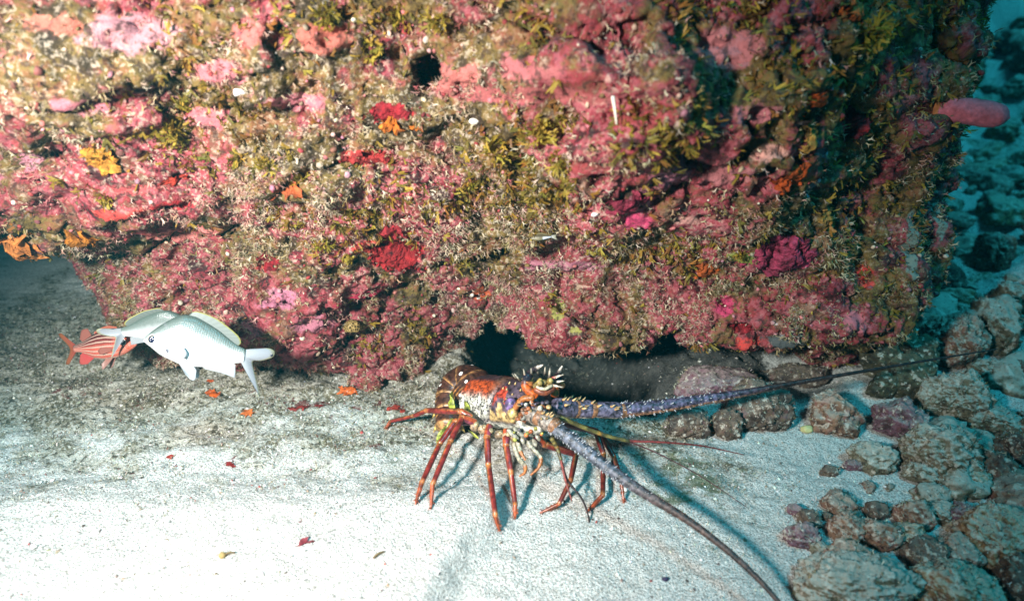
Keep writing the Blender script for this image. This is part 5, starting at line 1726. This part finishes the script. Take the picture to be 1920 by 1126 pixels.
def build_fish():
    em = mat_shell('fish_eye', 0.12, 0.0, 100)
    fm = mat_tint('fish_fin', 0.4, 0.4)
    sm = mat_chromis()
    ch = build_chromis(fm, em, sm)
    org, R, L = fish_frame((270, 637), (459, 667), .985, 1.02)
    R = R * np.array([1, 1, 1.10])
    place(ch, org, R, L)
    tag(ch, 'bright silver chromis in front with a yellow edged dorsal fin, head to the left', 'fish', 'two silver chromis by the reef foot')
    c2 = copy_tree(ch)
    org, R, L = fish_frame((372, 614), (229, 622), 1.10, 1.085, CU - CF * .62)
    place(c2, org, R, L)
    tag(c2, 'grey silver chromis half hidden behind the bright one, forked tail to the left', 'fish', 'two silver chromis by the reef foot')
    # small dark spot near the tail tip of the front fish
    s = Soup(); s.ball((0, 0, 0), .016, (.02, .02, .03), 2, (1, .6, 1.1))
    o = s.build('tail_spot', em, ch); o.location = (1.262, .047, .045)

    # striped squirrelfish
    root = empty('squirrelfish', (0, 0, 0))
    top = [(0, .02), (.05, .075), (.12, .135), (.25, .195), (.40, .228), (.55, .220), (.70, .170), (.82, .105), (.92, .062), (1, .05)]
    bot = [(0, -.015), (.05, -.05), (.15, -.11), (.30, -.165), (.5, -.185), (.65, -.165), (.8, -.105), (.9, -.058), (1, -.05)]
    wid = [(0, .015), (.08, .06), (.2, .09), (.4, .10), (.6, .085), (.8, .045), (1, .02)]
    V, F, s, t = fish_body(top, bot, wid)
    link('body', mesh_np('body', V, F, True, {'height': t, 'along': s}), mat_striped(), root)
    rd, rl = (.32, .05, .03), (.34, .12, .09)
    def fin(name, *a, **k):
        return link(name, fin_mesh(name, *a, **k), fm, root)
    fin('spiny_dorsal_fin', [(.26, .185), (.45, .215), (.66, .175)], [(.30, .27), (.48, .285), (.66, .215)], rd, (.50, .16, .10))
    fin('soft_dorsal_fin', [(.70, .16), (.78, .12), (.85, .085)], [(.76, .27), (.86, .25), (.90, .13)], rl, rl)
    fin('tail_fin', [(.97, .048), (.985, 0), (.97, -.048)], [(1.20, .235), (1.235, .20), (1.07, .0), (1.15, -.20), (1.10, -.225)], (.36, .07, .05), (.28, .10, .04), nr=36)
    fin('anal_fin', [(.68, -.15), (.78, -.105), (.86, -.07)], [(.80, -.235), (.92, -.225), (.91, -.10)], (.55, .07, .07), (.5, .1, .08))
    for sg in (1, -1):
        fin('pelvic_fin', [(.36, -.165), (.42, -.175), (.47, -.175)], [(.44, -.28), (.50, -.32), (.51, -.24)], (.40, .17, .13), (.42, .24, .20), yoff=sg * .03, bend=sg * .04)
        fin('pectoral_fin', [(.30, -.02), (.305, -.045), (.31, -.07)], [(.46, -.01), (.50, -.06), (.46, -.11)], rl, rl, yoff=sg * .097, bend=sg * .03, thick=.003)
    eye_parts(root, .062, (.155, .040), .058, (.62, .55, .50), (.015, .015, .02), em, (.52, .10, .05))
    org, R, L = fish_frame((256, 645), (139, 653), 1.12, 1.14)
    place(root, org, R, L)
    tag(root, 'red squirrelfish with black and white stripes below the silver fish', 'fish')

    # tiny wrasse at the crevice
    root = empty('juvenile_fish', (0, 0, 0))
    top = [(0, .02), (.1, .10), (.3, .16), (.5, .16), (.75, .10), (1, .05)]
    bot = [(0, -.02), (.1, -.08), (.3, -.14), (.5, -.14), (.75, -.09), (1, -.05)]
    wid = [(0, .02), (.15, .08), (.4, .10), (.7, .06), (1, .02)]
    V, F, s, t = fish_body(top, bot, wid, 30, 18)
    so = Soup()
    so.add(V, F, np.where((t > .52)[:, None], np.array([.07, .06, .035]), np.where((s > .55)[:, None], np.array([.42, .47, .52]), np.array([.17, .15, .09]))))
    so.build('body', mat_shell('juvenile_skin', .4, .3, 8), root)
    link('tail_fin', fin_mesh('tail_fin', [(.97, .05), (.98, 0), (.97, -.05)], [(1.25, .06), (1.22, -.05), (1.28, -.22)], (.55, .58, .55), (.3, .3, .2)), fm, root)
    link('dorsal_fin', fin_mesh('dorsal_fin', [(.25, .15), (.5, .155), (.8, .085)], [(.32, .22), (.55, .225), (.85, .12)], (.16, .14, .07), (.24, .2, .1)), fm, root)
    eye_parts(root, .07, (.16, .04), .045, (.5, .42, .2), (.01, .01, .01), em)
    h, n = reef_hit(1015, 446)
    d = (h - CAM_POS).dot(CF) - .045
    org, R, L = fish_frame((996, 447), (1034, 443), d, d)
    place(root, org, R, L)
    tag(root, 'tiny olive and white fish hovering at the crevice in mid reef', 'fish')
# ------------------------------------------------------------------ single things on the reef and the sand
def build_finger_sponge():
    h, n = reef_hit(1772, 212)
    d = (h - CAM_POS).dot(CF)
    a = np.array(at_d(1762, 208, d + .02)); b = np.array(at_d(1806, 208, d - .005)); c = np.array(at_d(1850, 214, d - .015)); e = np.array(at_d(1892, 221, d - .03))
    s = d / FPX
    C = spline([a, b, c, e], 70)
    t = np.linspace(0, 1, 70)
    r = s * np.interp(t, [0, .12, .3, .7, .84, .92, .97, 1], [33, 27, 23, 24, 21, 17, 11, 2])
    V, Fs, tt, an = tube(C, r, 30)
    V = V + 0.0012 * np.stack([fbm(V * 60, 3, 301 + k) for k in range(3)], 1)
    col = np.array([.56, .12, .15]) * (1 + .25 * fbm(V * 45, 3, 305))[:, None]
    col = np.where((tt < .08)[:, None], np.array([.45, .15, .05]), col)
    so = Soup(); so.add(V, Fs, np.clip(col, .01, .8))
    o = so.build('finger_sponge', mat_tint('finger_sponge', .7, 0, (320, .6, .002), .35, 150), None, a)
    o.location = a
    tag(o, 'pink finger shaped sponge jutting out over blue water at the upper right', 'sponge')

def build_leaf_coral():
    g = on_ground(1702, 742)
    root = empty('lobed_coral', g)
    tag(root, 'dark olive lobed coral hugging the reef foot right of the sand pool', 'coral')
    m = mat_rubble('lobed_coral', [(.32, (.010, .010, .008)), (.45, (.035, .032, .018)), (.55, (.065, .055, .028)), (.7, (.15, .13, .075))], (.2, .19, .12), .25)
    s = (Vector(g) - CAM_POS).dot(CF) / FPX
    for k, (dx, dz, r, dy) in enumerate(((0, 40, 52, 0), (-34, 62, 40, .03), (34, 66, 36, .03), (50, 92, 26, .05), (-6, 98, 40, .06), (22, 24, 34, -.02), (-44, 22, 34, -.01))):
        me = rock_mesh(960 + k, r * s, r * s * .55, r * s * .8, 5, .16, 'lobe')
        o = link('lobe', me, m, root)
        o.location = (dx * s, dy + .02, dz * s * .8)
        o.rotation_euler = (-.3, .15 * (k % 3 - 1), .2 * (k % 4 - 1.5))

def build_shells():
    m = NT('netted_shell')
    v = m.coord()
    d = m.voro(v, 210, 'DISTANCE_TO_EDGE', 'Distance')
    m.base(m.ramp(d, [(.06, (.30, .20, .07)), (.16, (.05, .03, .01))]))
    m.b.inputs['Roughness'].default_value = .3
    for (px, py, rx, ry, lab) in ((656, 611, .016, .013, 'brown and gold netted snail shell on the pink lower reef, the larger of the pair'), (679, 606, .012, .012, 'smaller netted snail shell beside the larger one on the pink lower reef')):
        h, n = reef_hit(px, py)
        me = rock_mesh(881 + px, rx, ry, ry, 4, .05, 'snail_shell')
        o = link('snail_shell', me, m.m); o.location = h + n * .006
        tag(o, lab, 'shell', 'netted shells on the reef')
    white = mat_tint('white_shell', .5, 0, (200, .4, .002))
    def bit(px, py, r, col, name, lab, cat, ground=False, grp=None, flat=.6, seed=1):
        if ground: h = on_ground(px, py); n = Vector((0, 0, 1))
        else: h, n = reef_hit(px, py)
        me = rock_mesh(900 + seed, r, r * .8, r * flat, 3, .2, name)
        a = me.attributes.new('tint', 'FLOAT_COLOR', 'POINT')
        a.data.foreach_set('color', np.tile(np.array([*col, 1], np.float32), len(me.vertices)))
        o = link(name, me, white); o.location = h + n * r * .35
        tag(o, lab, cat, grp)
    bit(891, 226, .0075, (.75, .70, .60), 'white_chip', 'cream white chip stuck above the big olive algae clump', 'shell', seed=1)
    bit(450, 172, .009, (.74, .72, .66), 'white_chip', 'white shell chip beside a dark hole at the upper left', 'shell', seed=2)
    bit(1117, 402, .006, (.72, .66, .60), 'white_chip', 'small white chip left of the crimson crust', 'shell', seed=5)
    bit(1512, 807, .012, (.45, .40, .18), 'pebble', 'yellow pebble before the grey brown rock at the sand pool', 'pebble', True, seed=9)
    bit(1555, 1058, .010, (.02, .015, .03), 'pebble', 'black pebble left of the mottled red brown stone', 'pebble', True, seed=10)
    bit(1247, 1086, .005, (.03, .02, .05), 'pebble', 'tiny dark pebble alone on the sand under the long antenna', 'pebble', True, seed=11)
    # orange sponges lying on the rock floor
    m2 = mat_tint('floor_sponge', .65, 0, (260, .6, .003), .4, 150)
    for i, (px, py, rx, ry, col, lab) in enumerate(((654, 734, .020, .013, (.66, .13, .02), 'bright orange sponge on the rock floor below the central bulge'),
                                                    (397, 738, .018, .012, (.66, .11, .015), 'orange red sponge on the floor under the silver fish'),
                                                    (392, 716, .009, .007, (.62, .10, .015), 'tiny orange sponge just above the one under the silver fish'),
                                                    (466, 775, .017, .010, (.58, .13, .025), 'flat orange sponge on the floor right of the silver fish tail thread'),
                                                    (1340, 802, .012, .018, (.40, .17, .02), 'amber sponge clinging to the dark rock under the violet antenna'),
                                                    (742, 768, .022, .008, (.34, .035, .018), 'red crust on the floor left of the lobster leg'),
                                                    (560, 766, .024, .007, (.22, .025, .018), 'thin red streak of crust on the floor between fish and lobster'),
                                                    (600, 762, .014, .006, (.24, .022, .016), 'short red crust right of the thin red streak'),
                                                    (430, 872, .012, .006, (.26, .02, .015), 'small maroon crust on the speckled floor at the left'),
                                                    (318, 858, .009, .006, (.30, .03, .02), 'little maroon blot left of the small maroon crust'),
                                                    (573, 1017, .012, .007, (.26, .04, .05), 'plum coloured shell fragment on the clean sand'))):
        g = on_ground(px, py)
        r = crust_mesh(SEA_SURF, px, py, rx, ry, .0045, tuple(c * .8 for c in col), 140 + i, .6, .5, 2)
        if r is None: continue
        me, h = r
        o = link('floor_sponge', me, m2); o.location = h
        tag(o, lab, 'sponge' if 'shell' not in lab else 'shell', 'red and orange crusts on the floor' if 'shell' not in lab else None)
    # twigs
    tw = mat_tint('twig', .8)
    for (px, py, qx, qy, lab) in ((700, 1048, 722, 1036, 'short dark twig lying on the clean sand below the lobster'), (418, 1044, 442, 1038, 'brown twig bit on the bright sand at lower left')):
        a, b = on_ground(px, py), on_ground(qx, qy)
        so = Soup(); so.tube(spline([np.array(a) + [0, 0, .003], (np.array(a) + np.array(b)) / 2 + [0, 0, .006], np.array(b) + [0, 0, .003]], 8), [.0012, .0014, .0016, .0016, .0015, .0014, .0012, .0008], (.13, .09, .04), 6)
        if px < 500: so.ball(np.array(a) + [0, 0, .004], .005, (.26, .18, .07), 2)
        o = so.build('twig', tw, None, a); o.location = a
        tag(o, lab, 'twig')
    # stalk hanging from the reef
    h, n = reef_hit(1153, 170)
    p = np.array(h + n * .012)
    so = Soup(); so.tube(spline([p, p + [0.002, -.01, -.014], p + [.005, -.012, -.030]], 10), np.linspace(.0024, .001, 10), (.60, .55, .44), 7)
    o = so.build('stalk', tw, None, p); o.location = p
    tag(o, 'thin pale stalk hanging on the upper reef right of the middle', 'hydroid')
seabed = build_seabed()
SEA_SURF = Surf(*SEA_PF)
reef, reefP, reefF, reefA = build_reef()
REEF_SURF = Surf(reefP[:-1], reefF)
build_haze()
build_sponges()
build_turf()
build_nodules()
build_floor_turf()
build_grit()
build_fronds()
build_clumps()
build_rocks()
build_rubble()
build_rock_turf()
build_leaf_coral()
build_lobster()
build_fish()
build_finger_sponge()
build_shells()
